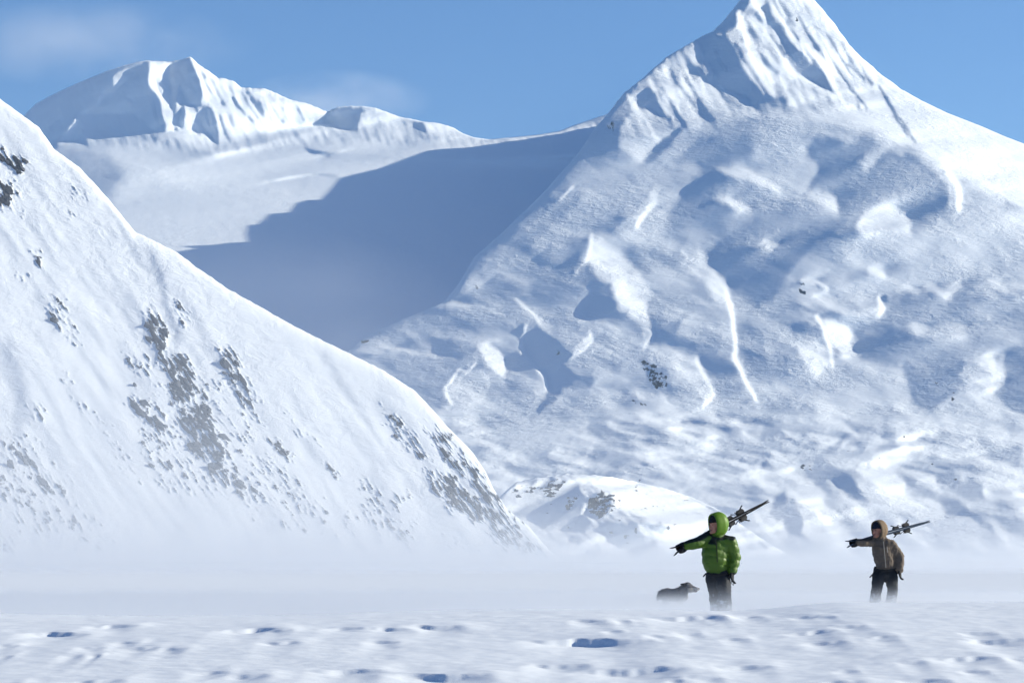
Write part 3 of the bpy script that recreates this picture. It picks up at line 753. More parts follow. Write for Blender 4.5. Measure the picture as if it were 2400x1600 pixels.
BF += crown * 0.95 * fbm(fu / 52, fv / 10, 4, 111, 0.65) + 0.13 * fbm(U / 22, V / 5, 3, 113)
def f_top(u):
    jag = 5.5 * np.abs(fbm(u / 16, 0 * u, 3, 121)) * smooth((u - 440) / 20) * (1 - smooth((u - 800) / 60)) + 1.2 * fbm(u / 9, 0 * u, 2, 125) * (1 - smooth((u - 1050) / 60))
    return curve(F_TOP, u) - jag
def depth_far(px, row):
    lip = scurve([(-400, 400), (60, 340), (300, 332), (500, 345), (780, 310), (1100, 330), (1400, 320), (2000, 330)], px, 110)
    d = row - lip
    east = 0.70 * 40 * np.log1p(np.exp(np.clip((px - 440) / 40, -30, 30)))          # the crest east of the summit turns to the right
    east = np.minimum(east, 330 + 0.15 * np.maximum(px - 900, 0))
    return 7700 - 3.2 * d - 1.4 * (np.sqrt(d * d + 900.0) - 30) + 0.45 * (px - 700) * smooth((d + 10) / 90) + east * smooth((50 - d) / 90)
RF = refine(BF, depth_far, -0.36, 0.45, 0.88, 7, 0.04, 900)
m_far = snow_material('far_snow', 0.03, (1, 0.6, 1.5), 0.3, 0.35, 6.0, rock=False)
far = mountain('distant_mountain', np.arange(-420, 1700, 2.9), f_top, lambda u: 850 + 0 * u, 250, depth_far, RF, 1.0, None, 5.0, (8, 60.0, 0.7), m_far)
tag(far, 'distant snow-covered mountain with fluted crest above a glacier bowl', None, None, 'structure')

# the main mountain's north ridge, hidden behind its peak: it throws the long shadow over the glacier bowl
edge = [(2300, 375)] + [(2160, 415), (2000, 445), (1820, 485), (1640, 510), (1500, 535), (1350, 546), (1230, 560), (1130, 595), (1000, 645), (880, 670), (800, 690), (740, 760), (680, 822), (585, 828), (510, 850), (480, 903),
        (340, 920), (260, 985), (195, 992), (185, 1050), (200, 1092), (60, 1102), (0, 1112), (-120, 1135), (-215, 1120), (-300, 1160)]
edge = crop(500, 150, 2.613)(edge)
C = []
for ex, ey in edge:
    e = at(ex, ey, depth_far(np.array(ex), np.array(ey)))
    C.append(e + SUN * ((520 - e[0]) / SUN[0]))
C = np.array(C)
C = C[np.argsort(-C[:, 1])]
C = np.concatenate([[C[0] + (60, 900, -40)], C, [[520, 6100, 880], [520, 5500, 740], [500, 4900, 640]]])
prof = [(-700, -560), (-350, -300), (-120, -110), (-40, -38), (0, 0), (40, -38), (120, -110), (350, -300), (800, -620)]
P = np.array([[c + np.array([dx, 0, dz]) for dx, dz in prof] for c in C])
back_ridge = new_object('mountain_back_ridge', grid_mesh('mountain_back_ridge', P, {'rock': np.zeros(P.shape[:2])}, False), m_main)
tag(back_ridge, 'snowy ridge running back behind the pointed peak', None, None, 'structure')

# ------------------------------------------------------------------ hummocky foothills below the main mountain
rock_hill = np.zeros((RH, RW))
for c, pts, v in ((c7, [(530, 740), (660, 740), (640, 800), (560, 790)], .62), (c7, [(860, 640), (960, 640), (950, 680)], .62), (c7, [(1070, 690), (1150, 680), (1130, 710)], .62), (c7, [(280, 620), (350, 620), (340, 650)], .62), (c7, [(20, 620), (110, 630), (100, 660)], .55), (c7, [(960, 930), (1020, 950), (1000, 985)], .62),
                  (c7, [(1640, 830), (1700, 830), (1700, 930), (1660, 880)], .62), (c7, [(2010, 680), (2110, 670), (2100, 720)], .6), (c7, [(2040, 1000), (2170, 1010), (2160, 1040)], .7), (c7, [(1290, 650), (1370, 670), (1340, 720)], .55), (c7, [(220, 760), (290, 760), (270, 790)], .6), (c7, [(580, 1180), (690, 1190), (670, 1220)], .55),
                  (c7, [(1740, 920), (1790, 930), (1770, 950)], .8), (c7, [(1300, 540), (1325, 540), (1320, 560)], 1.2), (c6, [(1430, 630), (1500, 640), (1470, 680)], .7), (c6, [(1600, 640), (1680, 640), (1660, 690)], .6), (c6, [(2070, 440), (2180, 440), (2150, 470)], .6), (c6, [(1200, 480), (1290, 480), (1250, 500)], .6),
                  (c7, [(1400, 820), (1450, 820), (1430, 840)], .7), (c7, [(380, 650), (540, 680), (520, 700), (380, 665)], .5), (c6, [(1000, 250), (2195, 300), (2352, 900), (1600, 700)], .16), (c7, [(0, 500), (2195, 560), (2195, 1000), (400, 900)], .20), (c7, [(1490, 730), (1560, 740), (1520, 760)], .6)):
    tmp = np.zeros((RH, RW)); facet(tmp, c(pts), v, 8, 6, 79)
    rock_hill = np.maximum(rock_hill, tmp)
def rock_foot(px, row):
    a = sample(rock_hill, px, row)
    return np.clip((a - 0.5) * 1.5 + 1.2 * fbm(px / 16, row / 7, 3, 63, 0.65) + 0.16, -0.5, 1.2) * (a > 0.02)
m_hill = snow_material('foothill_snow', 0.10, (0.8, 0.4, 2.0), 0.4, 0.4, 5.0)
hills = mountain('snowy_foothills', np.arange(560, 2700, 3.0), bench, lambda u: 1330 + 0 * u, 150, depth_main, RM, 1.0, rock_foot, 4.0, (0, 20.0, 0.9), m_hill, lip=0.0)
tag(hills, 'low hummocky snow foothills with small rocks below the mountain', None, None, 'structure')

# ------------------------------------------------------------------ rocky knoll
K_TOP = [(1040, 1330), (1120, 1240), (1160, 1175), (1185, 1150), (1210, 1130), (1260, 1118), (1330, 1110), (1400, 1113), (1440, 1118), (1480, 1126), (1560, 1144), (1620, 1164), (1680, 1192), (1740, 1230), (1800, 1272), (1850, 1300), (1900, 1325), (1950, 1340)]
BK = 0.9 * fbm(U / 60, V / 22, 4, 151, 0.6)
fu, fv = rot(U, V, 40)
BK += 0.6 * fbm(fu / 60, fv / 9, 3, 153, 0.6)
for pts, v in (([(180, 760), (600, 700), (900, 660), (1050, 680), (1100, 800), (1080, 900), (1150, 950), (1000, 1000), (760, 960), (560, 900)], -.6), ([(1130, 680), (1400, 680), (1850, 800), (2000, 900), (1900, 1000), (1500, 940), (1330, 860), (1250, 750)], .6),
               ([(1100, 780), (1180, 750), (1260, 760), (1270, 850), (1180, 920), (1100, 900)], -.6), ([(1190, 960), (1400, 970), (1560, 1060), (1650, 1180), (1450, 1210), (1300, 1100)], -.5), ([(1180, 1060), (1290, 1100), (1370, 1200), (1200, 1200)], .3)):
    facet(BK, c6(pts), v, 12, 10, 155)
rock_kn = np.zeros((RH, RW))
for pts, v in (([(560, 760), (640, 700), (760, 680), (700, 780), (620, 790)], .62), ([(760, 700), (900, 650), (960, 670), (900, 760), (1000, 760), (860, 790), (800, 770)], .75), ([(1110, 790), (1200, 740), (1300, 760), (1290, 850), (1380, 850), (1280, 880), (1180, 920), (1100, 880)], .82), ([(980, 800), (1050, 760), (1010, 850), (950, 880)], .8),
               ([(1640, 950), (1720, 980), (1700, 1000), (1640, 970)], .75), ([(1230, 1010), (1300, 1010), (1280, 1040)], .6), ([(1420, 1060), (1470, 1080), (1440, 1110)], .6), ([(1350, 1020), (1410, 1030), (1380, 1045)], .6), ([(1420, 870), (1500, 890), (1480, 905)], .6), ([(560, 690), (1400, 660), (1900, 850), (1700, 1150), (1200, 1100), (600, 900)], .2)):
    tmp = np.zeros((RH, RW)); facet(tmp, c6(pts), v, 8, 6, 80)
    rock_kn = np.maximum(rock_kn, tmp)
def rock_knoll(px, row):
    a = sample(rock_kn, px, row)
    return np.clip((a - 0.5) * 1.4 + 2.0 * fbm(px / 20, row / 7, 4, 64, 0.75) + 0.14, -0.5, 1.2) * (a > 0.02)
def k_top(u):
    return curve(K_TOP, u) + 2 * fbm(u / 20, 0 * u, 3, 157)
def depth_knoll(px, row):
    return 1750 + 0.25 * (px - 1200) + 1.3 * (1320 - row)
RK = refine(1.5 * BK, depth_knoll, -0.55, 0.32, 0.85, 7, 0.04, 700)
m_knoll = snow_material('knoll_snow', 0.09, (1, 0.7, 1.5), 0.3, 0.5, 3.0)
knoll = mountain('rocky_knoll', np.arange(1045, 1945, 2.8), k_top, lambda u: 1345 + 0 * u, 120, depth_knoll, RK, 1.0, rock_knoll, 6.0, (6, 25.0, 0.7), m_knoll)
scatter_rocks(knoll, rock_knoll, depth_knoll, RK, 1.0, (1180, 1800, 1110, 1300), 60, (6, 12), 9, .55, -0.3)
tag(knoll, 'low rounded snowy knoll with dark rocks between ridge and foothills', None, None, 'structure')

# ------------------------------------------------------------------ walkers, their skis and the dog
def flat_material(name, col, rough=0.75, bump=0.0, scale=60.0, vary=0.15, spec=0.3):
    m, nt, b = mat_new(name)
    L = nt.links.new
    tc = node(nt, 'ShaderNodeTexCoord')
    n = node(nt, 'ShaderNodeTexNoise')
    n.inputs['Scale'].default_value = scale
    n.inputs['Detail'].default_value = 4
    L(tc.outputs['Object'], n.inputs['Vector'])
    mx = node(nt, 'ShaderNodeMix', data_type='RGBA')
    mx.inputs[6].default_value = (*[c * (1 - vary) for c in col], 1)
    mx.inputs[7].default_value = (*[min(1, c * (1 + vary)) for c in col], 1)
    L(n.outputs[0], mx.inputs[0])
    L(mx.outputs[2], b.inputs['Base Color'])
    b.inputs['Roughness'].default_value = rough
    b.inputs['Specular IOR Level'].default_value = spec
    if bump:
        bp = node(nt, 'ShaderNodeBump')
        bp.inputs['Strength'].default_value = bump
        bp.inputs['Distance'].default_value = 0.01
        L(n.outputs[0], bp.inputs['Height'])
        L(bp.outputs[0], b.inputs['Normal'])
    return m

def two_tone_material(name, col_a, col_b, attr='panel', rough=0.6, scale=22.0, bump=0.5):
    """cloth whose second colour follows the stitched panels stored on the mesh"""
    m = flat_material(name, col_a, rough, bump, scale, 0.12)
    nt = m.node_tree
    b = nt.nodes['Principled BSDF']
    src = b.inputs['Base Color'].links[0].from_socket
    a = node(nt, 'ShaderNodeAttribute', attribute_name=attr)
    mx = node(nt, 'ShaderNodeMix', data_type='RGBA')
    nt.links.new(a.outputs['Fac'], mx.inputs[0])
    nt.links.new(src, mx.inputs[6])
    mx.inputs[7].default_value = (*col_b, 1)
    nt.links.new(mx.outputs[2], b.inputs['Base Color'])
    return m

def vec(*a): return np.array(a, float)
def unit(v): return np.asarray(v, float) / np.linalg.norm(v)

class Shape:
    """collects closed lumps (tubes, ellipsoids) that are then fused into one skin"""
    def __init__(self):
        self.v, self.f = [], []
    def rings(self, R):
        o, n = len(self.v), len(R[0])
        for r in R: self.v.extend([tuple(p) for p in r])
        for i in range(len(R) - 1):
            for k in range(n):
                a, b = o + i * n + k, o + i * n + (k + 1) % n
                self.f.append((a, b, b + n, a + n))
        for i, flip in ((0, True), (len(R) - 1, False)):
            c = len(self.v)
            self.v.append(tuple(np.mean(R[i], 0)))
            for k in range(n):
                a, b = o + i * n + k, o + i * n + (k + 1) % n
                self.f.append((c, b, a) if flip else (c, a, b))
    def tube(self, pts, rad, side=(0, 1, 0), n=14, caps=True):
        """pts: joints; rad: radius or (along side, across) per joint"""
        P = [np.asarray(p, float) for p in pts]
        rad = [(r, r) if np.isscalar(r) else r for r in rad]
        T = [unit(P[min(i + 1, len(P) - 1)] - P[max(i - 1, 0)]) for i in range(len(P))]
        if caps:
            r0, r1 = min(rad[0]), min(rad[-1])
            P = [P[0] - T[0] * r0 * 0.85, P[0] - T[0] * r0 * 0.55] + P + [P[-1] + T[-1] * r1 * 0.55, P[-1] + T[-1] * r1 * 0.85]
            rad = [tuple(0.35 * c for c in rad[0]), tuple(0.78 * c for c in rad[0])] + rad + [tuple(0.78 * c for c in rad[-1]), tuple(0.35 * c for c in rad[-1])]
            T = [T[0], T[0]] + T + [T[-1], T[-1]]
        R = []
        th = np.linspace(0, 2 * np.pi, n, endpoint=False)
        for p, t, (ra, rb) in zip(P, T, rad):
            a = np.asarray(side, float) - t * np.dot(side, t)
            if np.linalg.norm(a) < 0.1:
                a = vec(1, 0, 0.2) - t * np.dot(vec(1, 0, 0.2), t)
            a = unit(a); b = np.cross(t, a)
            R.append([p + a * ra * math.cos(h) + b * rb * math.sin(h) for h in th])
        self.rings(R)
        return self
    def ball(self, c, r, fwd=(0, -1, 0), up=(0, 0, 1), n=16, m=10):
        """ellipsoid, r = (sideways, forward, up)"""
        f = unit(fwd); s_ = unit(np.cross(f, up)); u = np.cross(s_, f)
        c = np.asarray(c, float)
        R = []
        for i in range(1, m):
            ph = math.pi * i / m
            R.append([c + s_ * r[0] * math.sin(ph) * math.cos(h) + f * r[1] * math.sin(ph) * math.sin(h) - u * r[2] * math.cos(ph) for h in np.linspace(0, 2 * np.pi, n, endpoint=False)])
        self.rings(R)
        return self
    def raw(self, name):
        me = bpy.data.meshes.new(name)
        me.from_pydata(self.v, [], self.f)
        me.update()
        return me
    def fuse(self, name, voxel=0.012, smooth_n=3):
        me = self.raw(name)
        o = bpy.data.objects.new('fuse', me)
        COL.objects.link(o)
        r = o.modifiers.new('r', 'REMESH'); r.mode = 'VOXEL'; r.voxel_size = voxel
        sm = o.modifiers.new('s', 'SMOOTH'); sm.iterations = smooth_n; sm.factor = 0.5
        dg = bpy.context.evaluated_depsgraph_get()
        out = bpy.data.meshes.new_from_object(o.evaluated_get(dg))
        out.name = name
        bpy.data.objects.remove(o)
        bpy.data.meshes.remove(me)
        out.polygons.foreach_set('use_smooth', np.ones(len(out.polygons), bool))
        return out

def read_mesh(me):
    n = len(me.vertices)
    co = np.empty(n * 3, np.float32); me.vertices.foreach_get('co', co)
    no = np.empty(n * 3, np.float32); me.vertices.foreach_get('normal', no)
    return co.reshape(-1, 3).astype(float), no.reshape(-1, 3).astype(float)

def push(me, d):
    co, no = read_mesh(me)
    me.vertices.foreach_set('co', (co + no * d[:, None]).astype(np.float32).reshape(-1))
    me.update()

def put_attr(me, name, v):
    a = me.attributes.new(name, 'FLOAT', 'POINT')
    a.data.foreach_set('value', v.astype(np.float32))

def wrinkle(co, s, seed=0):
    return 0.5 * fbm(co[:, 0] * s + co[:, 1] * s * 0.7, co[:, 2] * s * 1.7 + co[:, 1] * s * 0.5, 3, seed) + 0.5 * fbm(co[:, 1] * s * 1.1 - co[:, 2] * s * 0.6, co[:, 0] * s * 1.3, 3, seed + 9)

def box_mesh(name, size, bevel=0.15, taper=1.0):
    x, y, z = [c / 2 for c in size]
    bm = bmesh.new()
    bmesh.ops.create_cube(bm, size=1.0)
    for v in bm.verts:
        k = taper if v.co.z > 0 else 1
        v.co = Vector((v.co.x * 2 * x * k, v.co.y * 2 * y * k, v.co.z * 2 * z))
    bmesh.ops.bevel(bm, geom=bm.edges[:], offset=min(size) * bevel, segments=2, affect='EDGES')
    me = bpy.data.meshes.new(name); bm.to_mesh(me); bm.free()
    return me

def place(o, origin, X, Yv, Z):
    m = Matrix.Identity(4)
    for i, a in enumerate((X, Yv, Z)):
        for k in range(3): m[k][i] = a[k]
    for k in range(3): m[k][3] = origin[k]
    o.matrix_world = m
    return o

M_SKIN = flat_material('weathered_skin', (0.42, 0.20, 0.14), 0.55, 0.2, 80, 0.1)
M_BLACK = flat_material('black_cloth', (0.012, 0.013, 0.016), 0.8, 0.4, 60, 0.3)
M_TROUSER = flat_material('dark_slate_shell_cloth', (0.024, 0.030, 0.038), 0.7, 0.5, 30, 0.3)
M_BOOT = flat_material('dark_boot_plastic', (0.03, 0.03, 0.033), 0.45, 0.1, 40, 0.2)
M_METAL = flat_material('binding_metal', (0.022, 0.022, 0.025), 0.6, 0.0, 40, 0.3)
M_EYE = flat_material('eye', (0.02, 0.015, 0.012), 0.15)
M_LIP = flat_material('lips', (0.25, 0.08, 0.07), 0.5)

def make_ski(name, tip, tail, side, mat, label, group, nrm_hint):
    """side = +1 / -1: which of the two skis laid base to base"""
    d = unit(tail - tip)
    Ls = float(np.linalg.norm(tail - tip))
    w = unit(nrm_hint - d * np.dot(nrm_hint, d))
    n = np.cross(d, w) * side
    N = 30
    t = np.linspace(0, 1, N)
    half = np.interp(t, [0, .015, .05, .14, .5, .9, .975, 1], [.012, .032, .050, .056, .042, .052, .048, .030])
    lift = np.interp(t, [0, .04, .08, .13, .2, .5, .8, .97, 1], [.050, .032, .015, .004, 0, .003, .001, .0, .006])
    thick = np.interp(t, [0, .1, .5, .9, 1], [.010, .014, .030, .018, .012])
    sh = Shape()
    sh.rings([[vec(x * Ls, -h, l), vec(x * Ls, h, l), vec(x * Ls, h, l + th * .6), vec(x * Ls, h * .82, l + th), vec(x * Ls, -h * .82, l + th), vec(x * Ls, -h, l + th * .6)] for x, h, l, th in zip(t, half, lift, thick)])
    o = new_object(name, sh.raw(name), mat)
    place(o, tip + n * 0.0005, d, np.cross(n, d), n)
    tag(o, label, 'ski', group)
    for nm, x, size, tp in (('toe_binding', .60, (.12, .070, .045), .8), ('heel_binding', .72, (.14, .070, .060), .75)):
        p = new_object(nm, box_mesh(nm, size, .2, tp), M_METAL, o)
        p.location = (x * Ls, 0, .022 + size[2] / 2)
        lv = new_object('lever', box_mesh('lever', (.085, .026, .012), .3), M_BLACK, p)
        lv.location = (.045 if nm == 'heel_binding' else -.045, 0, size[2] / 2 + .012)
        lv.rotation_euler = (0, -.55 if nm == 'heel_binding' else .5, 0)
        if nm == 'heel_binding':
            for sg in (-1, 1):
                br = Shape().tube([vec(-.03, sg * .036, -.01), vec(-.07, sg * .050, .0), vec(-.11, sg * .056, .02)], [.005, .005, .008], n=8)
                new_object('brake_arm', br.raw('brake_arm'), M_BLACK, p)
    return o

def make_walker(spec):
    q = spec['q']
    base = spec['base']
    root = bpy.data.objects.new('person', None)
    COL.objects.link(root)
    root.location = base
    root.empty_display_size = 0.3
    tag(root, spec['label'], 'person')
    J = spec['joints']
    face = unit(spec['face'])
    hc = J['head']
    right = unit(np.cross(face, (0, 0, 1)))
    def part(name, me, mat, label=None, parent=None):
        o = new_object(name, me, mat, parent or root)
        if label: o['label'] = label
        return o
    # ---- the body, one skin
    b = Shape()
    b.ball(hc + vec(0, 0, .02), (.076, .096, .108), face)
    b.ball(hc + face * .032 - vec(0, 0, .062), (.055, .062, .062), face)
    b.ball(hc + face * .088 - vec(0, 0, .098), (.026, .020, .020), face)                      # chin
    b.tube([hc + face * .088 + vec(0, 0, .012), hc + face * .114 - vec(0, 0, .022), hc + face * .104 - vec(0, 0, .034)], [.010, .015, .014], n=10)   # nose
    b.tube([hc + face * .086 + right * -.045 + vec(0, 0, .030), hc + face * .096 + vec(0, 0, .034), hc + face * .086 + right * .045 + vec(0, 0, .030)], [.010, .012, .010], n=10)   # brow
    for sg in (-1, 1):
        b.ball(hc + right * sg * .078 - face * .008 - vec(0, 0, .012), (.010, .022, .034), face)   # ears
    nk = J['neck']
    b.tube([hc - vec(0, 0, .06) - face * .01, nk], [.055, .062])
    ch, pv = J['chest'], J['pelvis']
    b.tube([nk - vec(0, 0, .03), ch, (ch + pv) / 2, pv], [(.07, .10), (.11, .17), (.10, .14), (.11, .15)], side=(0, 1, 0))
    for sgn in ('r', 'l'):
        b.tube([J['sh_' + sgn], J['el_' + sgn], J['wr_' + sgn]], [.055, .045, .032])
        b.tube([J['wr_' + sgn], J['wr_' + sgn] * .5 + J['ha_' + sgn] * .5], [.026, .018])
        b.tube([J['hip_' + sgn], J['kn_' + sgn], J['an_' + sgn]], [.085, .058, .042])
        b.tube([J['an_' + sgn], J['an_' + sgn] + vec(0, -.02, -.06), J['an_' + sgn] + vec(0, -.16, -.075)], [.042, .045, .035])
    body = part('body', b.fuse('body', .0095, 3), M_SKIN)
    for sg in (-1, 1):
        e = new_object('eye', Shape().ball((0, 0, 0), (.010, .008, .006), face, n=12, m=8).raw('eye'), M_EYE, body)
        e.location = hc + face * .081 + right * sg * .031 + vec(0, 0, .006)
    lp = Shape().tube([hc + face * .084 + right * -.024 - vec(0, 0, .062), hc + face * .094 - vec(0, 0, .060), hc + face * .084 + right * .024 - vec(0, 0, .062)], [.005, .008, .005], n=8)
    new_object('mouth', lp.raw('mouth'), M_LIP, body)
    # ---- jacket
    j = Shape()
    j.tube([p for p, r in spec['torso']], [r for p, r in spec['torso']], side=(0, 1, 0), n=20)
    for sgn in ('r', 'l'):
        r = spec['sleeve_' + sgn]
        mid = lambda a, c, k: a * (1 - k) + c * k
        s0, e0, w0 = J['sh_' + sgn], J['el_' + sgn], J['wr_' + sgn]
        inn = mid(s0, ch + vec(0, 0, .08), .45)
        j.tube([inn, s0, mid(s0, e0, .5), e0, mid(e0, w0, .5), w0], [r[0], r[0], r[1] * 1.05, r[1], (r[1] + r[2]) / 2 * 1.05, r[2]])
    j.tube([nk - vec(0, 0, .06), nk + vec(0, 0, .03) + face * .012, nk + vec(0, 0, .075) + face * .02], [.10, .092, .090])
    jm = j.fuse('jacket', .011, 4)
    co, no = read_mesh(jm)
    if spec['quilted']:
        fold = .013 * np.sqrt(np.abs(np.sin((co[:, 2] + .03 * np.sin(co[:, 0] * 9) + .02 * np.sin(co[:, 1] * 14)) * math.pi / .10))) + .016 * wrinkle(co, 8, 301) - .006
    else:
        fold = .030 * wrinkle(co, 7.5, 311) + .014 * wrinkle(co, 17, 317)
    push(jm, fold)
    put_attr(jm, 'panel', spec['panel'](co, no))
    jk = part('jacket', jm, spec['m_jacket'], spec['jacket_label'])
    for p0, p1 in spec['details']:
        z = Shape().tube([p0, (p0 + p1) / 2 + vec(0, -.006, 0), p1], [.005, .005, .005], n=6)
        new_object('zip', z.raw('zip'), spec['m_trim'], jk)
    # ---- hood, open towards the face
    n, m = 30, 16
    f, s_ = face, right
    u = np.cross(s_, f)
    hoc = hc - face * .018 + vec(0, 0, .012)
    R = []
    for i in range(m + 1):
        ph = math.radians(spec['hood_open']) + (math.pi - math.radians(spec['hood_open'])) * i / m
        ring = []
        for h in np.linspace(0, 2 * np.pi, n, endpoint=False):
            p = s_ * .118 * math.sin(ph) * math.cos(h) + u * (.140 if math.sin(h) > 0 else .165) * math.sin(ph) * math.sin(h) + f * .140 * math.cos(ph)
            p = p * (1 + .06 * math.exp(-((math.degrees(ph) - spec['hood_open']) / 14) ** 2) + .05 * float(perlin(math.cos(h) * 2 + 7, ph * 2.2, 41)))
            ring.append(hoc + p)
        R.append(ring)
    hs = Shape(); hs.rings(R)
    hs.f = [q_ for q_ in hs.f if not (len(q_) == 3 and min(q_) < n and max(q_) >= len(hs.v) - 2 and (len(hs.v) - 2) in q_)]
    hm = hs.raw('hood')
    hm.polygons.foreach_set('use_smooth', np.ones(len(hm.polygons), bool))
    put_attr(hm, 'panel', np.zeros(len(hm.vertices)))
    ho = new_object('hood', hm, spec['m_hood'], jk)
    so = ho.modifiers.new('thickness', 'SOLIDIFY'); so.thickness = .014; so.offset = 1
    # ---- hat under the hood
    hat = Shape().ball(hc + vec(0, 0, .062) - face * .004, (.086, .104, .088), face, n=20, m=12)
    hat.tube([hc + vec(0, 0, .045) + face * .088 + right * -.05, hc + vec(0, 0, .042) + face * .104, hc + vec(0, 0, .045) + face * .088 + right * .05], [.016, .018, .016])
    part('hat', hat.fuse('hat', .010, 2), spec['m_hat'])
    # ---- trousers and boots
    t = Shape()
    wa = J['waist']
    t.tube([wa, (wa + pv) / 2, pv - vec(0, 0, .02)], [(.115, .145), (.125, .165), (.125, .17)], side=(0, 1, 0), n=18)
    for sgn in ('r', 'l'):
        hp, kn, an = J['hip_' + sgn], J['kn_' + sgn], J['an_' + sgn]
        t.tube([hp, (hp + kn) / 2, kn, (kn + an) / 2, an + vec(0, 0, .05)], [.112, .105, .090, .088, .092])
    tm = t.fuse('trousers', .012, 4)
    co, no = read_mesh(tm)
    push(tm, .022 * wrinkle(co, 6, 331) + .010 * wrinkle(co, 16, 333))
    co, no = read_mesh(tm)
    put_attr(tm, 'panel', smooth((.80 - co[:, 2] + .5 * wrinkle(co, 14, 341)) / .25 - 0.60) * .75)
    part('trousers', tm, M_TROUSER_SNOW)
    for sgn in ('r', 'l'):
        an = J['an_' + sgn]
        bo = Shape().tube([an + vec(0, .0, .14), an, an + vec(0, -.01, -.05)], [.07, .062, .065])
        bo.tube([an + vec(0, .06, -.055), an + vec(0, -.07, -.052), an + vec(0, -.19, -.062)], [(.045, .035), (.05, .04), (.04, .028)], side=(1, 0, 0))
        part('boot', bo.fuse('boot', .012, 2), M_BOOT)
    # ---- gloves: one closed round the skis, one hanging
    ax = spec['ski_axis']; pc = spec['grip']
    wr = J['wr_r']
    g = Shape()
    e1 = unit(np.cross(ax, (0, 0, 1))); e2 = np.cross(e1, ax)
    g.tube([wr + (wr - pc) * .25, wr, pc - e2 * .045], [.048, .046, .042])
    g.tube([pc - e2 * .050 - ax * .045, pc - e2 * .052, pc - e2 * .050 + ax * .045], [.030, .036, .032])
    for k, (off, ln) in enumerate(((-.046, .9), (-.016, 1.0), (.014, .97), (.042, .82))):
        c0 = pc + ax * off
        arc = [math.radians(a_) for a_ in (250, 195, 140, 90 - 35 * ln)]
        g.tube([c0 + e1 * math.cos(a_) * .062 + e2 * math.sin(a_) * .050 for a_ in arc], [.017, .0165, .0155, .014], n=10)
    th = [math.radians(a_) for a_ in (285, 335, 20)]
    g.tube([pc - ax * .055 + ax * .02 * i + e1 * math.cos(a_) * .060 + e2 * math.sin(a_) * .050 for i, a_ in enumerate(th)], [.020, .018, .015], n=10)
    part('glove', g.fuse('glove', .0065, 2), spec['m_glove'])
    g = Shape()
    wl, hl = J['wr_l'], J['ha_l']
    dn = unit(hl - wl)
    fr = unit(vec(-.25, -1, 0) - dn * np.dot(vec(-.25, -1, 0), dn)); sd = np.cross(dn, fr)
    g.tube([wl - dn * .07, wl], [.052, .046])
    g.tube([wl, wl + dn * .05, wl + dn * .095], [(.028, .040), (.026, .048), (.022, .046)], side=sd)
    for k, (off, ln) in enumerate(((-.036, .070), (-.012, .082), (.013, .078), (.036, .060))):
        p0 = wl + dn * .095 + fr * off
        curl = sd * (-.3 if J['sh_l'][0] > 0 else .3)
        g.tube([p0, p0 + (dn + curl * .4) * ln * .45, p0 + (dn * .9 + curl) * ln * .75, p0 + (dn * .75 + curl * 1.6) * ln], [.0165, .0155, .0145, .012], n=10)
    tb = wl + dn * .03 + fr * -.0 + fr * .045
    g.tube([tb, tb + dn * .035 + fr * .022, tb + dn * .070 + fr * .026], [.020, .018, .014], n=10)
    part('glove', g.fuse('glove', .0065, 2), spec['m_glove'])
    # ---- straps and clips at the hip
    for pts, rad in spec['straps']:
        part('hip_strap', Shape().tube(pts, [rad] * len(pts), n=8).raw('hip_strap'), M_BLACK)
    return root

M_TROUSER_SNOW = two_tone_material('shell_trousers_with_clinging_snow', (0.011, 0.014, 0.019), (0.55, 0.60, 0.68), 'panel', 0.75, 30, 0.5)

def walker_frame(px0, Y, crop_origin, crop_scale, zfoot=0.0):
    ppm = FPX / Y
    row0 = HOR + ppm * (CZ - zfoot)
    def q(cx, cy, y=0.0):
        return vec((crop_origin[0] + cx / crop_scale - px0) / ppm, y, (row0 - crop_origin[1] - cy / crop_scale) / ppm)
    base = Vector(((px0 - PW / 2) / FPX * Y, Y, zfoot))
    return q, base

# green jacket
YG = 46.0
zg = float(swell(np.array((1690 - 1200) / FPX * YG), np.array(YG)))
q, base = walker_frame(1690, YG, (1520, 1150), 5.406, zg)
tip, tail = q(285, 772, -.24), q(1550, 125, .61)
ax = unit(tail - tip)
grip = tip + ax * .17
Jg = dict(head=q(858, 425, -.03), neck=q(875, 560, .01), chest=q(855, 720, .0), waist=q(870, 1000, .0), pelvis=q(875, 1085, .0),
          sh_r=q(740, 600, .0), el_r=q(590, 672, -.13), wr_r=q(470, 692, -.17), ha_r=grip - vec(0, 0, .03),
          sh_l=q(1035, 655, .0), el_l=q(1085, 835, .02), wr_l=q(1048, 1020, -.05), ha_l=q(1050, 1120, -.07),
          hip_r=q(820, 1085, .0), kn_r=q(838, 1290, .0), an_r=vec(-.02, .06, .10), hip_l=q(930, 1085, .0), kn_l=q(945, 1275, -.20), an_l=vec(.07, -.02, .22))
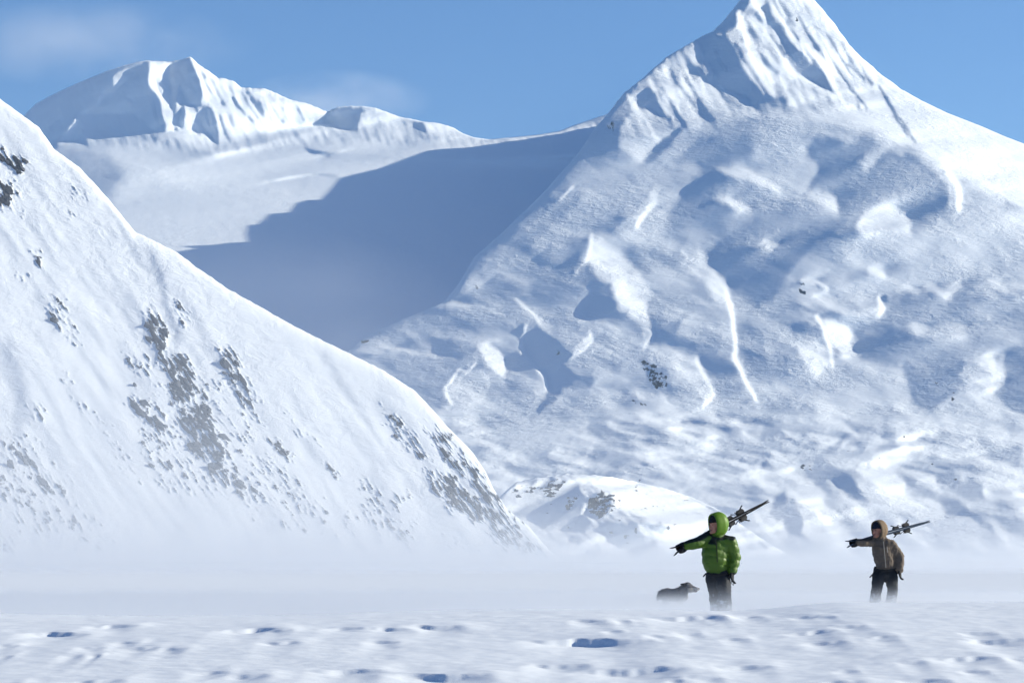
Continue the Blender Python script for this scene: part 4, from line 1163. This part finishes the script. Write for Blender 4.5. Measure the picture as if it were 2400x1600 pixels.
spec_g = dict(q=q, base=base, joints=Jg, face=(-.88, -.46, -.14), label='person in bright green hooded down jacket carrying skis over shoulder', jacket_label='bright green quilted jacket with dark shoulder panels',
    torso=[(q(875, 575), (.075, .09)), (q(878, 615), (.105, .160)), (q(850, 700), (.145, .175)), (q(838, 800), (.165, .178)), (q(842, 900), (.165, .175)), (q(858, 980), (.145, .155)), (q(868, 1030), (.125, .138))],
    sleeve_r=(.088, .074, .056), sleeve_l=(.098, .086, .062), quilted=True,
    panel=lambda co, no: np.maximum(smooth((no[:, 2] - .30) / .15) * smooth((co[:, 2] - 1.28) / .03), smooth((1.03 - co[:, 2]) / .02) * smooth((co[:, 0] - .12) / .02)),
    m_jacket=two_tone_material('green_quilted_nylon', (0.066, 0.135, 0.010), (0.008, 0.013, 0.009), 'panel', 0.5, 26, 0.35), m_hood=flat_material('green_hood_nylon', (0.10, 0.205, 0.010), .5, .3, 26, .12), m_trim=M_BLACK,
    details=[(q(835, 620, -.13), q(850, 720, -.165)), (q(850, 720, -.165), q(855, 900, -.185))], hood_open=58, m_hat=M_BLACK, ski_axis=ax, grip=grip, m_glove=M_BLACK,
    straps=[([q(760, 1035, -.08), q(715, 1045, -.10), q(685, 1080, -.10)], .010), ([q(745, 1050, -.12), q(870, 1062, -.145), q(985, 1045, -.11)], .016), ([q(1050, 1120, -.10), q(1030, 1160, -.11), q(1060, 1190, -.11), q(1080, 1150, -.10)], .006), ([q(1010, 1080, -.11), q(1005, 1150, -.12)], .010)])
make_walker(spec_g)
m_ski_dark = flat_material('black_ski_top', (0.012, 0.012, 0.015), .7, 0, 8, .4, .15)
m_ski_blue = flat_material('slate_blue_ski_top', (0.035, 0.055, 0.085), .7, 0, 8, .3, .15)
gb = np.array(base)
make_ski('ski', tip + gb, tail + gb, -1, m_ski_dark, 'upper black ski carried on the shoulder of the green-jacketed person', 'skis of the person in green', vec(0, 1, 0))
make_ski('ski', tip + gb, tail + gb, 1, m_ski_dark, 'lower black ski carried on the shoulder of the green-jacketed person', 'skis of the person in green', vec(0, 1, 0))

# tan jacket
YT = 56.0
q, base = walker_frame(2062, YT, (1950, 1200), 6.82, 0.0)
tip, tail = q(195, 512, -.24), q(1612, 143, .58)
ax = unit(tail - tip)
grip = tip + ax * .16
Jt = dict(head=q(728, 285, -.03), neck=q(775, 440, .01), chest=q(800, 580, .0), waist=q(835, 900, .0), pelvis=q(840, 985, .0),
          sh_r=q(640, 470, .0), el_r=q(490, 492, -.13), wr_r=q(385, 486, -.17), ha_r=grip - vec(0, 0, .03),
          sh_l=q(930, 510, .0), el_l=q(1065, 720, .03), wr_l=q(1058, 925, -.04), ha_l=q(1072, 1030, -.05),
          hip_r=q(745, 985, .0), kn_r=q(690, 1200, -.10), an_r=vec(-.15, .04, .10), hip_l=q(925, 985, .0), kn_l=q(948, 1210, -.06), an_l=vec(.13, .05, .10))
spec_t = dict(q=q, base=base, joints=Jt, face=(-.80, -.58, -.14), label='person in tan brown hooded jacket carrying skis over shoulder', jacket_label='tan brown shell jacket',
    torso=[(q(790, 430), (.075, .09)), (q(800, 470), (.10, .175)), (q(800, 570), (.13, .18)), (q(815, 680), (.14, .172)), (q(830, 790), (.145, .165)), (q(838, 870), (.14, .160)), (q(840, 905), (.132, .155))],
    sleeve_r=(.078, .066, .056), sleeve_l=(.092, .084, .064), quilted=False,
    panel=lambda co, no: np.maximum(smooth((no[:, 2] - .45) / .2) * smooth((co[:, 2] - 1.45) / .03) * smooth((-.12 - co[:, 0]) / .03), 0),
    m_jacket=two_tone_material('tan_canvas', (0.135, 0.105, 0.080), (0.05, 0.042, 0.036), 'panel', 0.8, 26, 0.5), m_hood=flat_material('tan_hood_canvas', (0.20, 0.14, 0.085), .8, .4, 26, .15), m_trim=flat_material('pale_zip', (0.35, 0.32, 0.28), .5),
    details=[(q(850, 560, -.165), q(860, 640, -.17)), (q(800, 470, -.12), q(830, 880, -.17))], hood_open=66, m_hat=flat_material('navy_wool', (0.014, 0.018, 0.035), .95, .6, 60, .3), ski_axis=ax, grip=grip, m_glove=M_BLACK,
    straps=[([q(690, 900, -.10), q(650, 960, -.12), q(580, 1035, -.12)], .010), ([q(690, 915, -.12), q(840, 935, -.15), q(990, 900, -.12)], .014), ([q(668, 880, -.11), q(655, 935, -.11)], .022)])
make_walker(spec_t)
tb = np.array(base)
make_ski('ski', tip + tb, tail + tb, -1, m_ski_blue, 'upper slate-blue ski carried on the shoulder of the tan-jacketed person', 'skis of the person in tan', vec(0, 1, 0))
make_ski('ski', tip + tb, tail + tb, 1, m_ski_blue, 'lower slate-blue ski carried on the shoulder of the tan-jacketed person', 'skis of the person in tan', vec(0, 1, 0))

# dog
YD = 76.0
zd = float(swell(np.array((1545 - 1200) / FPX * YD), np.array(YD)))
q, base = walker_frame(1545, YD, (1500, 1330), 9.8, zd)
dog = bpy.data.objects.new('dog', None)
COL.objects.link(dog)
dog.location = base
tag(dog, 'shaggy grey dog facing right beside the green-jacketed person', 'dog')
d = Shape()
d.tube([q(525, 610, .03), q(600, 600, .02), q(720, 615, .01), q(850, 620, .0), q(950, 640, .0), q(1000, 650, .0)], [(.11, .115), (.13, .135), (.125, .13), (.135, .150), (.135, .155), (.10, .115)], side=(0, 1, 0), n=18)
d.tube([q(890, 585, .0), q(980, 525, -.01), q(1060, 450, -.02)], [(.115, .140), (.108, .118), (.095, .098)], side=(0, 1, 0))          # neck
d.ball(q(1090, 425, -.02), (.092, .098, .092), (1, -.15, -.1), n=16)
d.ball(q(1130, 475, -.04), (.082, .075, .072), (1, -.15, -.2), n=14)
d.tube([q(1160, 440, -.03), q(1240, 465, -.04), q(1318, 488, -.05)], [(.058, .056), (.046, .042), (.038, .033)], side=(0, 1, 0))      # upper jaw
d.tube([q(1150, 505, -.03), q(1215, 532, -.04), q(1282, 548, -.045)], [(.044, .032), (.032, .020), (.024, .015)], side=(0, 1, 0))      # lower jaw
d.tube([q(450, 560, .03), q(420, 640, .04), q(405, 740, .05)], [.035, .032, .020])                                                      # tail
for sg in (-1, 1):
    e = sg * .075
    kn = q(1000, 880, e); 
    d.tube([q(960, 680, e), q(930, 790, e), q(955, 900, e), vec(q(955, 0)[0], e, .08), vec(q(985, 0)[0], e, .025)], [.062, .048, .036, .030, .034])   # fore leg
    h = vec(q(455, 0)[0], e, .19)
    d.tube([q(540, 650, e), q(610, 800, e), h, vec(q(470, 0)[0], e, .05), vec(q(510, 0)[0], e, .025)], [.085, .062, .034, .028, .034])           # hind leg: knee forward, hock back
dm = d.fuse('fur_body', .009, 3)
co, no = read_mesh(dm)
push(dm, .012 * wrinkle(co, 24, 351) + .012 * wrinkle(co, 9, 355))
co, no = read_mesh(dm)
xh = (co[:, 0] - q(1100, 0)[0]); zc_ = co[:, 2]
pale = np.maximum(smooth((xh + .05) / .06) * smooth((q(0, 440)[2] - zc_) / .03), .45 * smooth((.38 - zc_) / .12))
put_attr(dm, 'panel', np.clip(pale + .25 * wrinkle(co, 12, 361), 0, 1))
fur = two_tone_material('grey_brown_fur', (0.15, 0.145, 0.15), (0.46, 0.43, 0.40), 'panel', .95, 45, .9)
new_object('fur_body', dm, fur, dog)
rg = np.random.default_rng(5)
tv, tf, tp_ = [], [], []
pn = np.clip(pale, 0, 1)
for i in rg.choice(len(co), 5200, replace=len(co) < 5200):
    if co[i, 0] > q(1200, 0)[0]: continue
    lean = unit(no[i] + vec(-.9, 0, -.7) + rg.normal(0, .35, 3))
    side_ = unit(np.cross(lean, no[i] + rg.normal(0, .2, 3))) * .0055
    ln = rg.uniform(.022, .048)
    k0 = len(tv)
    tv += [tuple(co[i] - side_), tuple(co[i] + side_), tuple(co[i] + lean * ln)]
    tf.append((k0, k0 + 1, k0 + 2)); tp_ += [pn[i]] * 3
fm = bpy.data.meshes.new('shaggy_coat'); fm.from_pydata(tv, [], tf); fm.update()
put_attr(fm, 'panel', np.clip(np.array(tp_) + rg.normal(0, .15, len(tp_)), 0, 1))
tag(new_object('shaggy_coat', fm, fur, dog), None, None, None, 'stuff')
m_dark = flat_material('dark_nose', (0.012, 0.011, 0.012), .4)
new_object('nose', Shape().ball(q(1338, 474, -.05), (.020, .018, .018), (1, 0, 0), n=12, m=8).fuse('nose', .006, 1), m_dark, dog)
new_object('mouth', Shape().tube([q(1170, 505, -.035), q(1230, 518, -.042), q(1295, 530, -.048)], [(.026, .014), (.022, .014), (.014, .010)], side=(0, 1, 0), n=10).raw('mouth'), flat_material('dog_mouth', (0.10, 0.035, 0.035), .4), dog)
for sg in (-1, 1):
    new_object('eye', Shape().ball(q(1180, 418, -.02 + sg * .045), (.010, .010, .010), (1, 0, 0), n=10, m=8).raw('eye'), M_EYE, dog)
    er = Shape().tube([q(1040, 385, -.02 + sg * .075), q(985, 385, -.02 + sg * .095), q(925, 372, -.02 + sg * .085)], [(.016, .042), (.014, .038), (.008, .014)], side=(0, 1, 0))
    new_object('ear', er.fuse('ear', .007, 2), flat_material('dark_ear_fur', (0.03, 0.028, 0.03), .95, .8, 60, .3), dog)

# ------------------------------------------------------------------ blowing snow
def box_object(name, lo, hi, mat):
    x0, y0, z0 = lo; x1, y1, z1 = hi
    v = [(x0, y0, z0), (x1, y0, z0), (x1, y1, z0), (x0, y1, z0), (x0, y0, z1), (x1, y0, z1), (x1, y1, z1), (x0, y1, z1)]
    f = [(0, 3, 2, 1), (4, 5, 6, 7), (0, 1, 5, 4), (1, 2, 6, 5), (2, 3, 7, 6), (3, 0, 4, 7)]
    me = bpy.data.meshes.new(name); me.from_pydata(v, [], f); me.update()
    return new_object(name, me, mat)

def volume_material(name, density_fn, step_rate, col=(0.90, 0.915, 0.93), aniso=0.68):
    m = bpy.data.materials.new(name); m.use_nodes = True
    nt = m.node_tree
    nt.nodes.remove(nt.nodes['Principled BSDF'])
    v = node(nt, 'ShaderNodeVolumeScatter')
    v.inputs['Color'].default_value = (*col, 1)
    v.inputs['Anisotropy'].default_value = aniso
    nt.links.new(v.outputs[0], nt.nodes['Material Output'].inputs['Volume'])
    geo = node(nt, 'ShaderNodeNewGeometry')
    sep = node(nt, 'ShaderNodeSeparateXYZ')
    nt.links.new(geo.outputs['Position'], sep.inputs[0])
    def math_(op, a, b=None, c=None):
        n = node(nt, 'ShaderNodeMath', operation=op)
        for i, s in enumerate((a, b, c)):
            if s is None: continue
            if isinstance(s, (int, float)): n.inputs[i].default_value = s
            else: nt.links.new(s, n.inputs[i])
        return n.outputs[0]
    def noise(scale, stretch, detail=2, loc=(0, 0, 0)):
        mp = node(nt, 'ShaderNodeMapping')
        mp.inputs['Scale'].default_value = tuple(scale * s for s in stretch)
        mp.inputs['Location'].default_value = loc
        nt.links.new(geo.outputs['Position'], mp.inputs[0])
        n = node(nt, 'ShaderNodeTexNoise')
        n.inputs['Scale'].default_value = 1.0
        n.inputs['Detail'].default_value = detail
        nt.links.new(mp.outputs[0], n.inputs['Vector'])
        return n.outputs[0]
    nt.links.new(density_fn(sep.outputs, math_, noise), v.inputs['Density'])
    m.cycles.volume_step_rate = step_rate
    return m

def dens_low(p, M, noise):
    # ankle-deep spindrift in the lee of the bank, swirling up round the walkers' legs
    def puff(cx, cy, rx, ry, amp):
        dx = M('DIVIDE', M('SUBTRACT', p[0], cx), rx)
        dy = M('DIVIDE', M('SUBTRACT', p[1], cy), ry)
        return M('MULTIPLY', M('EXPONENT', M('MULTIPLY', M('MULTIPLY_ADD', dx, dx, M('MULTIPLY', dy, dy)), -1.0)), amp)
    lift = M('ADD', M('ADD', puff(2.95, 45.0, 0.75, 1.8, 0.33), puff(6.2, 54.5, 1.6, 2.5, 0.35)), puff(3.2, 75.0, 2.5, 4.0, 0.08))
    lift = M('ADD', lift, puff(0.0, 39.5, 60.0, 1.3, 0.52))
    zt = M('ADD', M('MULTIPLY_ADD', noise(0.9, (0.5, 0.5, 2.0), 3), 0.30, 0.05), lift)
    k = M('DIVIDE', M('SUBTRACT', p[2], zt), 0.055)
    return M('DIVIDE', 0.9, M('ADD', 1.0, M('EXPONENT', k)))
low = box_object('blowing_snow', (-26, 37.5, -0.3), (26, 100, 1.15), volume_material('spindrift_low', dens_low, 0.2))
tag(low, 'knee-deep drifting snow blowing past the walkers', None, None, 'stuff')
def dens_base(p, M, noise):
    n = M('MULTIPLY', noise(0.007, (1.0, 0.5, 2.6), 4), 2.0)
    n = M('MAXIMUM', M('SUBTRACT', n, 0.6), 0.03)
    side = M('MINIMUM', M('MAXIMUM', M('MULTIPLY_ADD', p[0], -0.010, 0.42), 0.12), 1.0)
    hi = M('MULTIPLY', M('MULTIPLY', M('MULTIPLY', M('EXPONENT', M('DIVIDE', p[2], -21.0)), n), side), 0.0066)
    lo = M('MULTIPLY', M('EXPONENT', M('DIVIDE', M('MAXIMUM', p[2], 0.0), -3.0)), M('MULTIPLY_ADD', n, 0.005, 0.004))
    return M('ADD', hi, lo)
basefog = box_object('blowing_snow', (-420, 330, -2.0), (560, 1500, 95), volume_material('spindrift_valley', dens_base, 0.9))
tag(basefog, 'cloud of drifting snow along the foot of the mountains', None, None, 'stuff')

def plume(centre, radii, mat_name, dens, label, scale):
    c = np.asarray(centre, float)
    sh = Shape().ball((0, 0, 0), (1, 1, 1), n=24, m=14)
    me = sh.raw('snow_plume')
    def d(p, M, noise):
        r2 = None
        for i in range(3):
            q_ = M('DIVIDE', M('SUBTRACT', p[i], float(c[i])), float(radii[i]))
            q_ = M('MULTIPLY', q_, q_)
            r2 = q_ if r2 is None else M('ADD', r2, q_)
        edge = M('MAXIMUM', M('SUBTRACT', 1.0, r2), 0.0)
        n = M('MAXIMUM', M('SUBTRACT', noise(scale, (0.8, 0.5, 1.0), 4), 0.36), 0.0)
        return M('MULTIPLY', M('MULTIPLY', edge, n), dens)
    o = new_object('snow_plume', me, volume_material(mat_name, d, 0.8, (0.95, 0.97, 1.0), 0.2))
    o.location = c
    o.scale = radii
    return tag(o, label, None, None, 'stuff')
plume(at(210, 105, 8050), (400, 260, 105), 'plume_left', 0.0058, 'thin veil of snow blown off the far left summit', 0.006)
plume(at(790, 235, 8250), (240, 200, 75), 'plume_mid', 0.0085, 'thin veil of snow blown off the far crest', 0.008)
plume(at(640, 735, 3100), (190, 260, 75), 'plume_ridge', 0.0022, 'thin veil of snow drifting behind the left ridge', 0.012)

# thin winter haze round everything
hz = bpy.data.materials.new('winter_haze'); hz.use_nodes = True
hz.node_tree.nodes.remove(hz.node_tree.nodes['Principled BSDF'])
pv_ = node(hz.node_tree, 'ShaderNodeVolumePrincipled')
pv_.inputs['Color'].default_value = (0.38, 0.68, 1.0, 1)
pv_.inputs['Density'].default_value = 2.3e-5
pv_.inputs['Anisotropy'].default_value = 0.2
hz.node_tree.links.new(pv_.outputs[0], hz.node_tree.nodes['Material Output'].inputs['Volume'])
haze = box_object('haze', (-11500, -400, -6), (11500, 14000, 1500), hz)
tag(haze, 'thin pale winter haze over the whole valley', None, None, 'stuff')
